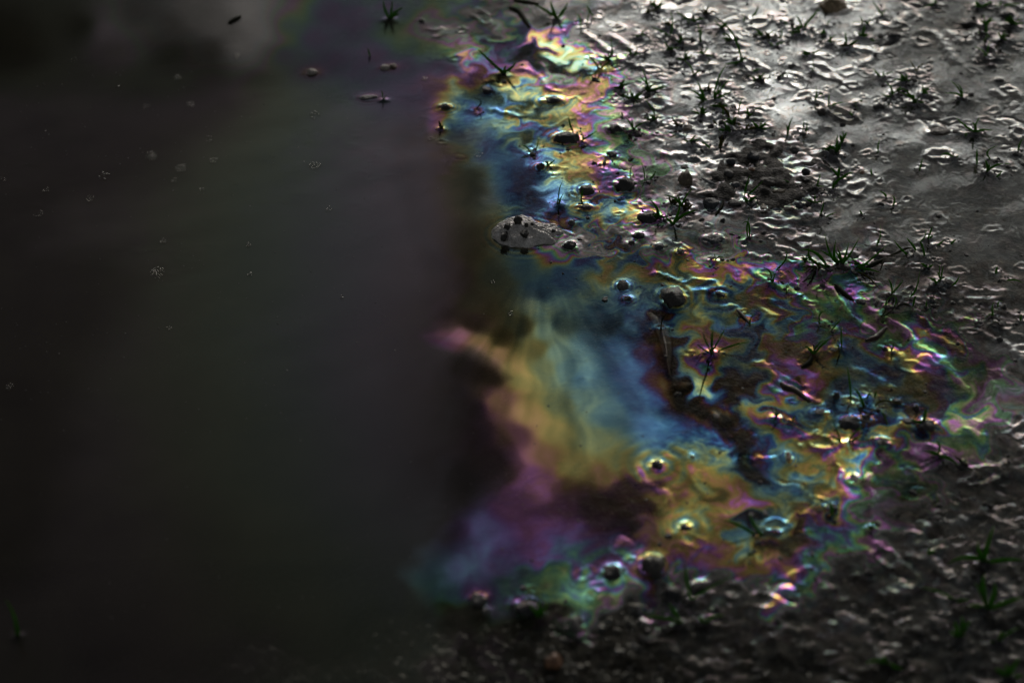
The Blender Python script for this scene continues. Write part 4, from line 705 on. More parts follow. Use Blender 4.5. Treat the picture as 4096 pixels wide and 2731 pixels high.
def stroke_dist(pl, pad):
    x0, y0 = pl.min(0) - pad; x1, y1 = pl.max(0) + pad
    i0, i1 = np.searchsorted(gx, [x0, x1]); j0, j1 = np.searchsorted(gy, [y0, y1])
    sl_ = (slice(j0, j1), slice(i0, i1))
    X = GX[sl_] + 1.6 * wx3[sl_] + 1.2 * wx2[sl_]; Y = GY[sl_] + 2.2 * wy3[sl_] + 1.6 * wy2[sl_]
    best = np.full(X.shape, 1e9, np.float32); along = np.zeros_like(best)
    n = len(pl) - 1
    for k in range(n):
        a, b = pl[k], pl[k + 1]
        ab = b - a; L = (ab ** 2).sum() + 1e-9
        t = np.clip(((X - a[0]) * ab[0] + (Y - a[1]) * ab[1]) / L, 0, 1)
        d = (X - a[0] - t * ab[0]) ** 2 + (Y - a[1] - t * ab[1]) ** 2
        mk = d < best
        best[mk] = d[mk]; along[mk] = ((k + t) / n)[mk]
    return sl_, np.sqrt(best), along

for pts, hwid, hgt, dp, gf in STROKES:
    pl = polyline(pts)
    sl_, d, al = stroke_dist(pl, hwid * 6)
    env = np.clip(np.minimum(al, 1 - al) * 7, 0, 1) ** .7
    core = np.exp(-(d / hwid) ** 2) * env
    wide = np.exp(-(d / (hwid * 2.6)) ** 2) * env
    z[sl_] += hgt * (.45 if abs(dp) > 30 else .62) * core - hgt * .12 * wide
    path[sl_] += dp * wide + 40 * np.sin(d / hwid * 3.2) * wide
    gain[sl_] = gain[sl_] * (1 + (gf - 1) * .6 * core)

# menisci and film rings around everything that stands out of the liquid
def collar(cx, cy, rx, ry, up_, width, dp=0.0, rings=0.0, reach=None):
    """liquid climbs the flank of a thing; the film round it is combed into rings"""
    reach = reach or width * 1.6
    rad = max(rx, ry) + max(width * 5, reach * 3.2)
    sl_ = patch(cx, cy, rad)
    X = GX[sl_] - cx; Y = GY[sl_] - cy
    if X.size == 0:
        return
    X = X + .5 * wx3[sl_] + .5 * wx2[sl_]; Y = Y + .6 * wy3[sl_] + .6 * wy2[sl_]
    q = np.sqrt((X / rx) ** 2 + (Y / ry) ** 2) + 1e-6
    rr = np.sqrt(X * X + Y * Y)
    d = np.maximum(rr - rr / q, 0)
    e = np.exp(-d / width)
    th = np.arctan2(Y, X)
    lop = np.clip(.62 + .9 * perlin(np.cos(th) * 1.3 + cx, np.sin(th) * 1.3 + cy, 41), 0, 1.2)
    wl = max(1.5, reach * .62)
    far_ = np.exp(-(d / reach) ** 1.5)
    wave = np.sin(2 * np.pi * d / wl + 2.5 * lop)
    calm = .35 if W(1000, 300)[0] > cx and cy > 620 else 1.0
    z[sl_] += calm * up_ * e * lop + .05 * wave * far_ * lop
    path[sl_] += dp * far_ + rings * wave * far_ * lop
    gain[sl_] *= 1 + (.55 * wave + .25) * far_ * lop

_c = W(1207, 540); collar(_c[0], _c[1], 16.0, 11.5, .35, 1.6, -120, 150, 7.0)
for (cx, cy, rx, ry, rz, kind, lab) in stone_list:
    collar(cx, cy, rx * .95, ry * .95, .10 * min(rx, 8) + .3, 1.0 + rx * .14, rng.normal(-80, 60), rng.uniform(90, 190), (1.6 + .62 * rx) * (3.2 if ' rings' in lab or 'ring ' in lab or 'yellow' in lab else 1.0))

# seedlings pull the skin up round their stems and stand on little bumps of mud
tuft_xy = []
for t, base, tips, wid, mat, words in G:
    px, py = tp(t, *base) if t != 'P' else base
    cx, cy = W(px, py)
    n_ = len(tips)
    tuft_xy.append((cx, cy, n_))
    if px < 950: continue
    cf = .4 if float(sample(film_path_map, np.array([px]), np.array([py]))[0]) < 2300 else .85
    collar(cx, cy, 1.2 + .5 * n_, 1.0 + .4 * n_, cf * (.55 + .16 * n_), 1.5 + .2 * n_, rng.normal(-40, 60), rng.uniform(40, 110))
    for k in range(1 + int(.6 * n_)):
        sg = 3.5 + 1.6 * n_
        blister(cx + rng.normal(0, sg), cy + rng.normal(0, sg), rng.uniform(1.1, 2.2), cf * rng.uniform(.15, .6), rng.uniform(1, 2.2), R(rng.normal(-30, 40)), rng.normal(0, 60))

# ------------------------------------------------------------------ ground under the liquid
gx2 = np.unique(np.concatenate([-grow(400, 60000, 8, 1.4), np.arange(-400, 400, 1.7), grow(400, 60000, 8, 1.4)]))
gy2 = np.unique(np.concatenate([-grow(-440, 3000, 8, 1.4)[::-1], np.arange(440, 530, 3), np.arange(530, 1110, 1.7), np.arange(1110, 1200, 5), grow(1200, 90000, 8, 1.4)]))
HX, HY = np.meshgrid(gx2.astype(np.float32), gy2.astype(np.float32))
QU, QV = plan(HX, HY)
dep = sample(depth_map, QU + 14 * fbm(HX / 12, HY / 12, 2, 51), QV + 12 * fbm(HX / 12, HY / 12, 2, 52))
rel2 = sample(relief_map, QU, QV)
hz = -dep + (.5 + rel2) * (1.5 * fbm(HX / 22, HY / 16, 2, 53) + 1.3 * fbm(HX / 7, HY / 7, 3, 54, .6)) + .3 * fbm(HX / 4.2, HY / 4.2, 1, 55)
for cx, cy, n_ in tuft_xy:
    if n_ < 2: continue
    n_ = min(n_, 4)
    i0, i1 = np.searchsorted(gx2, [cx - 22, cx + 22]); j0, j1 = np.searchsorted(gy2, [cy - 22, cy + 22])
    sl_ = (slice(j0, j1), slice(i0, i1)); X = HX[sl_] - cx; Y = HY[sl_] - cy
    rr = (2.2 + .9 * n_) * (1 + .5 * perlin(X / 3.0 + cx, Y / 3.0 + cy, 57))
    k_ = np.exp(-(X * X + Y * Y) / (rr * rr))
    top = np.minimum(.5 + .35 * n_, 2.2)
    hz[sl_] = np.maximum(hz[sl_], -3 + (3 + top) * k_ + .5 * perlin(X / 1.9, Y / 1.9, 58))
far = np.clip((np.hypot(HX, HY - 800) - 700) / 2500, 0, 1)
hz = hz + far * (6 - hz) * np.clip(.5 + .8 * fbm(HX / 900, HY / 900, 2, 56), 0, 1)

def bil(gxa, gya, f, x, y):
    i = int(np.clip(np.searchsorted(gxa, x) - 1, 0, len(gxa) - 2)); j = int(np.clip(np.searchsorted(gya, y) - 1, 0, len(gya) - 2))
    return float(f[j, i])
def ground_z(x, y): return bil(gx2, gy2, hz, x, y)
def liquid_z(x, y): return bil(gx, gy, z, x, y)
def top_z(x, y): return max(ground_z(x, y), liquid_z(x, y))

# thin liquid drapes over the mud it barely covers; only what stands clearly higher stays bare
_i = np.clip(np.searchsorted(gx2, gx) - 1, 0, len(gx2) - 2); _j = np.clip(np.searchsorted(gy2, gy) - 1, 0, len(gy2) - 2)
_fx = ((gx - gx2[_i]) / (gx2[_i + 1] - gx2[_i])).astype(np.float32); _fy = ((gy - gy2[_j]) / (gy2[_j + 1] - gy2[_j])).astype(np.float32)
hfine = (hz[_j][:, _i] * (1 - _fx) + hz[_j][:, _i + 1] * _fx) * (1 - _fy)[:, None] + (hz[_j + 1][:, _i] * (1 - _fx) + hz[_j + 1][:, _i + 1] * _fx) * _fy[:, None]
over = hfine + .12 - z
drape = np.where(over > -2, .5 * (over + np.sqrt(over * over + .15)), 0)
z += np.minimum(drape, .9)

# ------------------------------------------------------------------ mesh helpers
def grid_mesh(name, X, Y, Z, attrs=()):
    ny, nx = X.shape
    me = bpy.data.meshes.new(name)
    co = np.stack([X, Y, Z], -1).reshape(-1, 3).astype(np.float32) * .001
    idx = np.arange(nx * ny, dtype=np.int32).reshape(ny, nx)
    q = np.stack([idx[:-1, :-1], idx[:-1, 1:], idx[1:, 1:], idx[1:, :-1]], -1).reshape(-1)
    nf = q.size // 4
    me.vertices.add(nx * ny); me.vertices.foreach_set('co', co.reshape(-1))
    me.loops.add(nf * 4); me.loops.foreach_set('vertex_index', q)
    me.polygons.add(nf)
    me.polygons.foreach_set('loop_start', np.arange(0, nf * 4, 4, dtype=np.int32))
    me.polygons.foreach_set('use_smooth', np.ones(nf, dtype=bool))
    me.update(calc_edges=True)
    for nm, arr in attrs:
        a = me.attributes.new(nm, 'FLOAT', 'POINT')
        a.data.foreach_set('value', np.ascontiguousarray(arr, dtype=np.float32).reshape(-1))
    return me

def link(name, me, mat=None, parent=None, loc=None):
    o = bpy.data.objects.new(name, me)
    COL.objects.link(o)
    if mat and me is not None and not me.materials:
        me.materials.append(mat)
    if parent:
        o.parent = parent
    if loc is not None:
        o.location = loc
    return o

def tag(o, label, cat, group=None):
    o['label'] = label; o['category'] = cat
    if group: o['group'] = group
    return o

class MB:
    """vertices in mm -> one mesh in metres"""
    def __init__(s): s.v = []; s.f = []
    def add(s, v, f):
        b = len(s.v)
        s.v += [tuple(p) for p in v]
        s.f += [tuple(i + b for i in q) for q in f]
    def mesh(s, name, smooth=True):
        me = bpy.data.meshes.new(name)
        me.from_pydata([(a * .001, b * .001, c * .001) for a, b, c in s.v], [], s.f)
        if smooth:
            me.polygons.foreach_set('use_smooth', np.ones(len(me.polygons), dtype=bool))
        me.update()
        return me

# ------------------------------------------------------------------ materials
def mat_new(name):
    m = bpy.data.materials.new(name); m.use_nodes = True
    n = m.node_tree
    for x in list(n.nodes): n.nodes.remove(x)
    return m, n
class NB:
    def __init__(s, n): s.n = n
    def node(s, t, **k):
        x = s.n.nodes.new(t)
        for a, b in k.items(): setattr(x, a, b)
        return x
    def put(s, sock, v):
        if hasattr(v, 'is_output') or isinstance(v, bpy.types.NodeSocket): s.n.links.new(v, sock)
        else: sock.default_value = v
    def math(s, op, a, b=None, c=None, clamp=False):
        x = s.node('ShaderNodeMath', operation=op, use_clamp=clamp)
        s.put(x.inputs[0], a)
        if b is not None: s.put(x.inputs[1], b)
        if c is not None: s.put(x.inputs[2], c)
        return x.outputs[0]
    def attr(s, name): return s.node('ShaderNodeAttribute', attribute_name=name).outputs['Fac']
    def noise(s, scale, detail=3, rough=.55, vec=None, out='Fac'):
        x = s.node('ShaderNodeTexNoise')
        x.inputs['Scale'].default_value = scale; x.inputs['Detail'].default_value = detail; x.inputs['Roughness'].default_value = rough
        if vec is not None: s.n.links.new(vec, x.inputs['Vector'])
        return x.outputs[out]
    def coord(s, which='Object'): return s.node('ShaderNodeTexCoord').outputs[which]
    def ramp(s, fac, stops):
        x = s.node('ShaderNodeValToRGB')
        e = x.color_ramp.elements
        while len(e) < len(stops): e.new(.5)
        for k, (p, c) in enumerate(stops):
            e[k].position = p; e[k].color = (*c, 1)
        s.n.links.new(fac, x.inputs[0])
        return x.outputs[0]
    def bump(s, h, strength, dist, normal=None):
        x = s.node('ShaderNodeBump')
        x.inputs['Strength'].default_value = strength; x.inputs['Distance'].default_value = dist
        s.n.links.new(h, x.inputs['Height'])
        if normal is not None: s.n.links.new(normal, x.inputs['Normal'])
        return x.outputs[0]
    def maprange(s, v, a, b, c, d):
        x = s.node('ShaderNodeMapRange')
        s.put(x.inputs['Value'], v)
        for k, q in zip(('From Min', 'From Max', 'To Min', 'To Max'), (a, b, c, d)): x.inputs[k].default_value = q
        return x.outputs[0]

REFL = 0.50        # peak reflectance of the oil film seen from about 45 degrees
def film_material():
    m, n = mat_new('oil_film_on_water'); b = NB(n)
    out = b.node('ShaderNodeOutputMaterial')
    pos = b.node('ShaderNodeNewGeometry')
    path = b.attr('film_path'); gain = b.attr('film_sky_gain'); murk = b.attr('murk'); rel = b.attr('relief')
    co = b.coord('Object')
    # fine relief of the skin
    h1 = b.noise(420, 3, .6, co); h2 = b.noise(1500, 2, .6, co)
    hh = b.math('ADD', b.math('MULTIPLY', h1, 1.0), b.math('MULTIPLY', h2, .25))
    bmp = b.node('ShaderNodeBump'); bmp.inputs['Distance'].default_value = .0006
    n.links.new(hh, bmp.inputs['Height'])
    n.links.new(b.math('MULTIPLY', rel, .07, clamp=True), bmp.inputs['Strength'])
    nrm = bmp.outputs[0]
    dt = b.node('ShaderNodeVectorMath', operation='DOT_PRODUCT')
    n.links.new(nrm, dt.inputs[0]); n.links.new(pos.outputs['Incoming'], dt.inputs[1])
    c = b.math('ABSOLUTE', dt.outputs['Value'])
    sin2 = b.math('SUBTRACT', 1.0, b.math('MULTIPLY', c, c))
    cost = b.math('SQRT', b.math('SUBTRACT', 1.0, b.math('DIVIDE', sin2, 2.25)))   # refracted in oil, n = 1.5
    wob = b.math('ADD', 1.0, b.math('MULTIPLY', b.math('SUBTRACT', b.noise(160, 3, .5, co), .5), b.math('MULTIPLY', rel, .10)))
    d = b.math('MULTIPLY', b.math('MULTIPLY', path, b.math('DIVIDE', cost, .875)), wob)
    damp = b.math('EXPONENT', b.math('MULTIPLY', b.math('POWER', b.math('DIVIDE', path, 1900.0), 2.0), -1.0))
    damp = b.math('MULTIPLY', damp, b.attr('coherence'))    # silty, emulsified oil keeps less colour
    ch = []
    for lam in (625.0, 540.0, 462.0):
        s2 = b.math('COSINE', b.math('MULTIPLY', d, 2 * math.pi / lam))
        ch.append(b.math('SUBTRACT', .5, b.math('MULTIPLY', b.math('MULTIPLY', s2, damp), .44)))
    fres = b.math('POWER', b.math('SUBTRACT', 1.0, c), 4.0)
    k = b.math('MULTIPLY', b.math('MULTIPLY', gain, REFL), b.math('ADD', 1.0, b.math('MULTIPLY', fres, 12.0)))
    comb = b.node('ShaderNodeCombineColor')
    for i in range(3):
        n.links.new(b.math('MINIMUM', b.math('MULTIPLY', ch[i], k), .9), comb.inputs[i])
    gl = b.node('ShaderNodeBsdfGlossy', distribution='GGX')
    n.links.new(comb.outputs[0], gl.inputs['Color'])
    n.links.new(b.math('ADD', .025, b.math('ADD', b.math('MULTIPLY', rel, .06), b.math('MULTIPLY', b.math('SUBTRACT', 1.0, b.attr('coherence')), .26))), gl.inputs['Roughness'])
    n.links.new(nrm, gl.inputs['Normal'])
    tr = b.node('ShaderNodeBsdfTransparent')
    tr.inputs['Color'].default_value = (.80, .80, .76, 1)
    df = b.node('ShaderNodeBsdfDiffuse')
    silt = b.ramp(b.noise(26, 4, .6, co), [(.3, (.0100, .0092, .0056)), (.7, (.0155, .0140, .0088))])
    n.links.new(silt, df.inputs['Color'])
    mx = b.node('ShaderNodeMixShader')
    n.links.new(murk, mx.inputs[0]); n.links.new(tr.outputs[0], mx.inputs[1]); n.links.new(df.outputs[0], mx.inputs[2])
    ad = b.node('ShaderNodeAddShader')
    n.links.new(gl.outputs[0], ad.inputs[0]); n.links.new(mx.outputs[0], ad.inputs[1])
    n.links.new(ad.outputs[0], out.inputs[0])
    return m

def wet_material(name, stops, scale, rough=.38, spec=.5, bump=.5, bscale=900, bdist=.0005, speck=None):
    m, n = mat_new(name); b = NB(n)
    out = b.node('ShaderNodeOutputMaterial')
    co = b.coord('Object')
    col = b.ramp(b.noise(scale, 5, .65, co), stops)
    if speck:
        sp = b.noise(speck[0], 2, .5, co)
        mixn = b.node('ShaderNodeMix', data_type='RGBA')
        n.links.new(b.maprange(sp, .62, .70, 0, 1), mixn.inputs[0])
        n.links.new(col, mixn.inputs[6]); mixn.inputs[7].default_value = (*speck[1], 1)
        col = mixn.outputs[2]
    p = b.node('ShaderNodeBsdfPrincipled')
    n.links.new(col, p.inputs['Base Color'])
    rn = b.maprange(b.noise(scale * 2.3, 3, .6, co), .35, .65, rough - .14, rough + .16)
    n.links.new(rn, p.inputs['Roughness'])
    p.inputs['Specular IOR Level'].default_value = spec
    hb = b.math('ADD', b.noise(bscale, 4, .6, co), b.math('MULTIPLY', b.noise(bscale * .25, 3, .6, co), 1.5))
    n.links.new(b.bump(hb, bump, bdist), p.inputs['Normal'])
    n.links.new(p.outputs[0], out.inputs[0])
    return m

M = {}
M['film'] = film_material()
M['mud'] = wet_material('wet_mud', [(.3, (.006, .0054, .0045)), (.55, (.013, .0115, .009)), (.75, (.026, .022, .0175))], 120, .5, .08, .8, 700, .0009, (420, (.07, .06, .045)))
KIND = {
 'dark': [(.3, (.020, .018, .016)), (.7, (.050, .044, .037))],
 'black': [(.3, (.010, .010, .010)), (.7, (.026, .025, .025))],
 'brown': [(.3, (.030, .023, .016)), (.7, (.075, .058, .040))],
 'tan': [(.3, (.070, .052, .032)), (.7, (.17, .13, .082))],
 'blue': [(.3, (.022, .025, .030)), (.7, (.062, .068, .078))],
 'grey': [(.3, (.055, .050, .045)), (.7, (.13, .12, .11))],
 'pale': [(.3, (.16, .14, .12)), (.7, (.30, .26, .22))],
 'orange': [(.3, (.10, .045, .018)), (.7, (.22, .10, .045))],
 'moss': [(.3, (.05, .042, .018)), (.5, (.11, .075, .04)), (.7, (.19, .14, .085))],
 'rib': [(.3, (.030, .026, .021)), (.7, (.085, .074, .060))],
}
for kd, st in KIND.items():
    st = [(q, tuple(v * (2.2 if kd == 'moss' else 1.0 if kd in ('orange', 'tan', 'pale') else .62) * .62 for v in c)) for q, c in st]
    M[kd] = wet_material(kd + '_stone', st, 150, .42, .3, .9, 800, .0008, (700, tuple(min(1, c * 1.8) for c in st[-1][1])))

def leaf_mat(name, c0, c1, tip):
    m, n = mat_new(name); b = NB(n)
    out = b.node('ShaderNodeOutputMaterial')
    p = b.node('ShaderNodeBsdfPrincipled')
    co = b.coord('Object')
    col = b.ramp(b.noise(300, 3, .6, co), [(.35, c0), (.65, c1)])
    a = b.attr('tip')
    mixn = b.node('ShaderNodeMix', data_type='RGBA')
    n.links.new(b.maprange(a, .55, 1.0, 0, .7), mixn.inputs[0]); n.links.new(col, mixn.inputs[6]); mixn.inputs[7].default_value = (*tip, 1)
    n.links.new(mixn.outputs[2], p.inputs['Base Color'])
    p.inputs['Roughness'].default_value = .5; p.inputs['Specular IOR Level'].default_value = .1
    tl = b.node('ShaderNodeBsdfTranslucent'); tl.inputs['Color'].default_value = (c1[0] * 1.6, c1[1] * 1.8, c1[2], 1)
    mx = b.node('ShaderNodeMixShader'); mx.inputs[0].default_value = .6
    n.links.new(p.outputs[0], mx.inputs[1]); n.links.new(tl.outputs[0], mx.inputs[2]); n.links.new(mx.outputs[0], out.inputs[0])
    return m
M['green'] = leaf_mat('grass_green', (.024, .072, .007), (.050, .135, .014), (.10, .135, .018))
M['olive'] = leaf_mat('grass_olive', (.030, .034, .008), (.070, .066, .016), (.12, .075, .025))
M['stem'] = leaf_mat('dark_stem', (.010, .012, .006), (.022, .024, .010), (.03, .025, .012))

# ------------------------------------------------------------------ the setting
o = link('ground', grid_mesh('ground', HX, HY, hz), M['mud']); o['kind'] = 'structure'
o = link('puddle_water', grid_mesh('puddle_water', GX, GY, z, (('film_path', path), ('film_sky_gain', gain), ('murk', murk), ('coherence', coher), ('relief', np.clip(relief, 0, 1.2)))), M['film']); o['kind'] = 'structure'

# ------------------------------------------------------------------ stones
def ico(sub):
    bm = bmesh.new(); bmesh.ops.create_icosphere(bm, subdivisions=sub, radius=1.0)
    v = np.array([q.co[:] for q in bm.verts]); bm.verts.index_update()
    f = [[q.index for q in p.verts] for p in bm.faces]; bm.free()
    return v, f
ICO = {k: ico(k) for k in (1, 2, 3, 4)}

def stone_mesh(name, rx, ry, rz, seed, sub=3, rough=.22, angular=.5, ribs=0.0):
    v, f = ICO[sub]
    r_ = np.random.default_rng(seed)
    v = v.copy()
    for k in range(int(10 * angular) + 3):             # worn facets
        nrm = r_.normal(size=3); nrm /= np.linalg.norm(nrm); d = r_.uniform(.62, .92)
        h = v @ nrm
        v -= np.maximum(h - d, 0)[:, None] * nrm * .85
    o = r_.uniform(0, 40, 3)
    n1 = fbm(v[:, 0] * 1.6 + o[0] + v[:, 2], v[:, 1] * 1.6 + o[1] - v[:, 2] * .7, 3, seed % 17)
    n2 = fbm(v[:, 0] * 4.5 + o[1], v[:, 1] * 4.5 + v[:, 2] * 3 + o[2], 2, seed % 13)
    k = 1 + rough * n1 + rough * .45 * n2
    if ribs: k = k + ribs * np.sin(v[:, 0] * 6 + v[:, 1] * 5 + 2 * n1)
    v = v * k[:, None] * np.array([rx, ry, rz])
    a = r_.uniform(-.5, .5); c, s_ = math.cos(a), math.sin(a)
    v = np.stack([v[:, 0] * c - v[:, 1] * s_ * rx / max(ry, .01) * .6, v[:, 0] * s_ * .5 + v[:, 1] * c, v[:, 2]], -1)
    m = MB(); m.add(v, f)
    return m.mesh(name)

for i, (cx, cy, rx, ry, rz, kind, lab) in enumerate(stone_list):
    big = rx > 6
    me = stone_mesh('stone', rx, ry, rz, 100 + i, 4 if rx > 9 else 3, (.40 if kind in ('rib', 'grey', 'moss') else .30), .9 if kind in ('blue', 'tan', 'brown') else .4, .035 if kind == 'rib' else 0)
    nm = 'pebble' if rx < 5 else 'stone'
    if 'chip' in lab: nm = 'leaf_chip'
    if 'crust' in lab or 'clod' in lab or 'slab' in lab and 'mud' in lab: nm = 'soil_clod'
    zz = max(liquid_z(cx + rx * 1.5, cy), ground_z(cx, cy) if ground_z(cx, cy) > 0 else -9)
    ob = link(nm, me, M[kind], loc=(cx * .001, cy * .001, (zz - rz * .18) * .001))
    tag(ob, lab, nm.replace('_', ' '))

# ------------------------------------------------------------------ grass
def blade_mesh(base, tip, mid, wid, name='blade', n=8, droop=0.0):
    """base, tip, mid: points in mm (mid may be None)"""
    base = np.array(base, float); tip = np.array(tip, float)
    L = np.linalg.norm(tip - base)
    if mid is None:
        side = np.array([rng.normal(0, .06), rng.normal(0, .05), .02 + abs(rng.normal(0, .05))]) * L
        mid = (base + tip) / 2 + side
    mid = np.array(mid, float)
    c = 2 * mid - .5 * base - .5 * tip
    m = MB(); V = []; T = []
    face = rng.uniform(-.7, .7)
    for k in range(n + 1):
        t = k / n
        p = (1 - t) ** 2 * base + 2 * t * (1 - t) * c + t * t * tip
        d = 2 * (1 - t) * (c - base) + 2 * t * (tip - c); d /= np.linalg.norm(d) + 1e-9
        view = np.array([math.sin(face), -math.cos(face), .3])
        s_ = np.cross(d, view); s_ /= np.linalg.norm(s_) + 1e-9
        nn = np.cross(s_, d)
        w_ = wid * (.75 + .25 * math.sin(min(1, t * 1.6) * math.pi)) * (1 - max(0, (t - .55) / .45) ** 1.8 * .93)
        V += [p + s_ * w_, p + nn * w_ * .18, p - s_ * w_, p - nn * w_ * .45]
        T += [t] * 4
    Fc = []
    for k in range(n):
        a = k * 4; b_ = a + 4
        for j in range(4):
            Fc.append((a + j, a + (j + 1) % 4, b_ + (j + 1) % 4, b_ + j))
    Fc.append((3, 2, 1, 0)); e = n * 4; Fc.append((e, e + 1, e + 2, e + 3))
    m.add(V, Fc)
    me = m.mesh(name)
    at = me.attributes.new('tip', 'FLOAT', 'POINT'); at.data.foreach_set('value', np.array(T, np.float32))
    return me

def lift(px, py, base, alpha):
    """mark (px, py) met on a plane through base that rises away from the viewer at angle alpha"""
    d = ray(px, py); o_ = np.array([0, 0, CAM_H * 1000])
    nrm = np.array([0, -math.sin(alpha), math.cos(alpha)])
    den = d @ nrm
    t = ((base - o_) @ nrm) / den
    return o_ + d * t

MARKS = [('mossy stone', 1910, 10), ('gravel patch', 1780, 430), ('big grass tuft', 1930, 600), ('pointed tan pebble', 1574, 405), ('big dark stone', 1300, 310), ('broad dark stone', 1437, 412),
         ('foamy mud lump', 1210, 535), ('ribbed stone', 1547, 674), ('long pale streak', 2085, 110), ('black slab', 2180, 125), ('brown soil crust', 2040, 302), ('bluish film', 2175, 350),
         ('rainbow ringed tuft', 1635, 795), ('drooping grass', 1970, 940), ('yellow rings', 1500, 1065), ('orange rings', 1575, 1205), ('dark round stone', 2178, 650), ('capped black stone', 2054, 80), ('ringed black stone', 1490, 490)]
WORDN = {1: 'single blade shoot', 2: 'two bladed seedling', 3: 'three bladed seedling', 4: 'four bladed seedling'}
auto = []
for i, (t, base, tips, wid, mat, words) in enumerate(G):
    px, py = tp(t, *base) if t != 'P' else base
    ws, wi = TILES[t][2:]
    k = ws / wi * .57422 if t != 'P' else 1.0
    s = pscale(px, py)
    bx, by = W(px, py)
    bz = top_z(bx, by) - .5
    B = np.array([bx, by, bz])
    blades = []
    ups = 0
    for q in tips:
        md = None
        if isinstance(q[0], tuple): q, md = q
        tx, ty = tp(t, *q) if t != 'P' else q
        dx, dy = tx - px, py - ty
        ang = math.degrees(math.atan2(dy, abs(dx) + 1e-6))
        al = R(80 + rng.normal(0, 12)) if ang > 45 else R(58 + rng.normal(0, 10)) if ang > 12 else R(14)
        if ang < -5: al = R(-8)
        T_ = lift(tx, ty, B + np.array([0, 0, .8]), al)
        Mm = None
        if md is not None:
            mx_, my_ = tp(t, *md) if t != 'P' else md
            Mm = lift(mx_, my_, B + np.array([0, 0, 1.2]), al if ang > -5 else R(6))
            Mm = Mm + np.array([0, 0, .6])
        T_[2] = max(T_[2], .3)
        off = np.array([rng.normal(0, .4), rng.normal(0, .4), 0])
        blades.append(blade_mesh(B * 0 + off, T_ - B, None if Mm is None else Mm - B, max(.4, wid * k * s * .95)))
        ups += dx
    single = len(blades) == 1
    if single:
        ob = link('grass_shoot', blades[0], M[mat], loc=B * .001)
    else:
        ob = link('grass_seedling' if len(blades) < 6 else 'grass_tuft', None, loc=B * .001)
        ob.empty_display_size = .004
        for me in blades: link('blade', me, M[mat], parent=ob)
    if words:
        tag(ob, words, 'grass')
    else:
        auto.append((ob, px, py, len(blades), ups, mat))
keyed = {}
for ob, px, py, nb, ups, mat in auto:
    nm, mx_, my_ = min(MARKS, key=lambda m: (m[1] - px) ** 2 + (m[2] - py) ** 2)
    dx, dy = px - mx_, (py - my_) * 1.4
    dirw = ('right of' if dx > 0 else 'left of') if abs(dx) > abs(dy) else ('in front of' if dy > 0 else 'behind')
    lean = 'upright' if abs(ups) < 12 else 'right leaning' if ups > 0 else 'left leaning'
    base = ('yellowing ' if mat == 'olive' else '') + lean + ' ' + WORDN.get(nb, 'five bladed tuft' if nb == 5 else 'bushy grass tuft')
    keyed.setdefault((base, dirw, nm), []).append((math.hypot(dx, dy), ob))
ORD = ['nearest', 'second nearest', 'third nearest', 'fourth nearest', 'fifth nearest', 'sixth nearest', 'seventh nearest', 'eighth nearest', 'ninth nearest', 'tenth nearest']
for (base, dirw, nm), L in keyed.items():
    L.sort(key=lambda q: q[0])
    for k, (_, ob) in enumerate(L):
        lab = f'{base} {dirw} the {nm}' + ('' if len(L) == 1 else f', {ORD[min(k, 9)]} to it')
        tag(ob, lab, 'grass')

# ------------------------------------------------------------------ gravel patch and sunken pebbles
def pebble_mesh_set(n, sub, seed):
    return [stone_mesh('pebble', 1, 1, 1, seed + k, sub, .2, .6) for k in range(n)]
PSET = pebble_mesh_set(9, 2, 900)
PCOL = ['dark', 'grey', 'brown', 'blue', 'tan', 'dark', 'brown', 'rib']
PM = {}
def pebble(px, py, r_pu, lab, group, colset, sink=.3, zoff=None, flat=.6):
    s = pscale(px, py); x, y = W(px, py)
    r = r_pu * s
    kd = colset[rng.integers(len(colset))]; ms = PSET[rng.integers(len(PSET))]
    key = (ms.name, kd)
    if key not in PM:
        c = ms.copy(); c.materials.append(M[kd]); PM[key] = c
    zz = (ground_z(x, y) if zoff is None else zoff) + r * flat * (1 - 2 * sink)
    ob = link('pebble', PM[key], loc=(x * .001, y * .001, zz * .001))
    ob.scale = (r * .001 * rng.uniform(.85, 1.35), r * .001 * rng.uniform(.8, 1.2), r * .001 * flat)
    ob.rotation_euler = (rng.uniform(-.3, .3), rng.uniform(-.3, .3), rng.uniform(0, 6.28))
    cw = {'dark': 'dark', 'grey': 'grey', 'brown': 'brown', 'blue': 'slate blue', 'tan': 'tan', 'rib': 'grey brown', 'pale': 'pale', 'orange': 'rusty'}[kd]
    tag(ob, lab(cw, px, py), 'pebble', group)
    return ob
def spot(px, py, cx_, cy_, w_, h_):
    a_, b_ = (px - cx_) / w_, (py - cy_) / h_
    if a_ * a_ + b_ * b_ < .16: return 'in the middle'
    return ('at the right end' if a_ > 0 else 'at the left end') if abs(a_) > abs(b_) else ('on the near side' if b_ > 0 else 'on the far side')

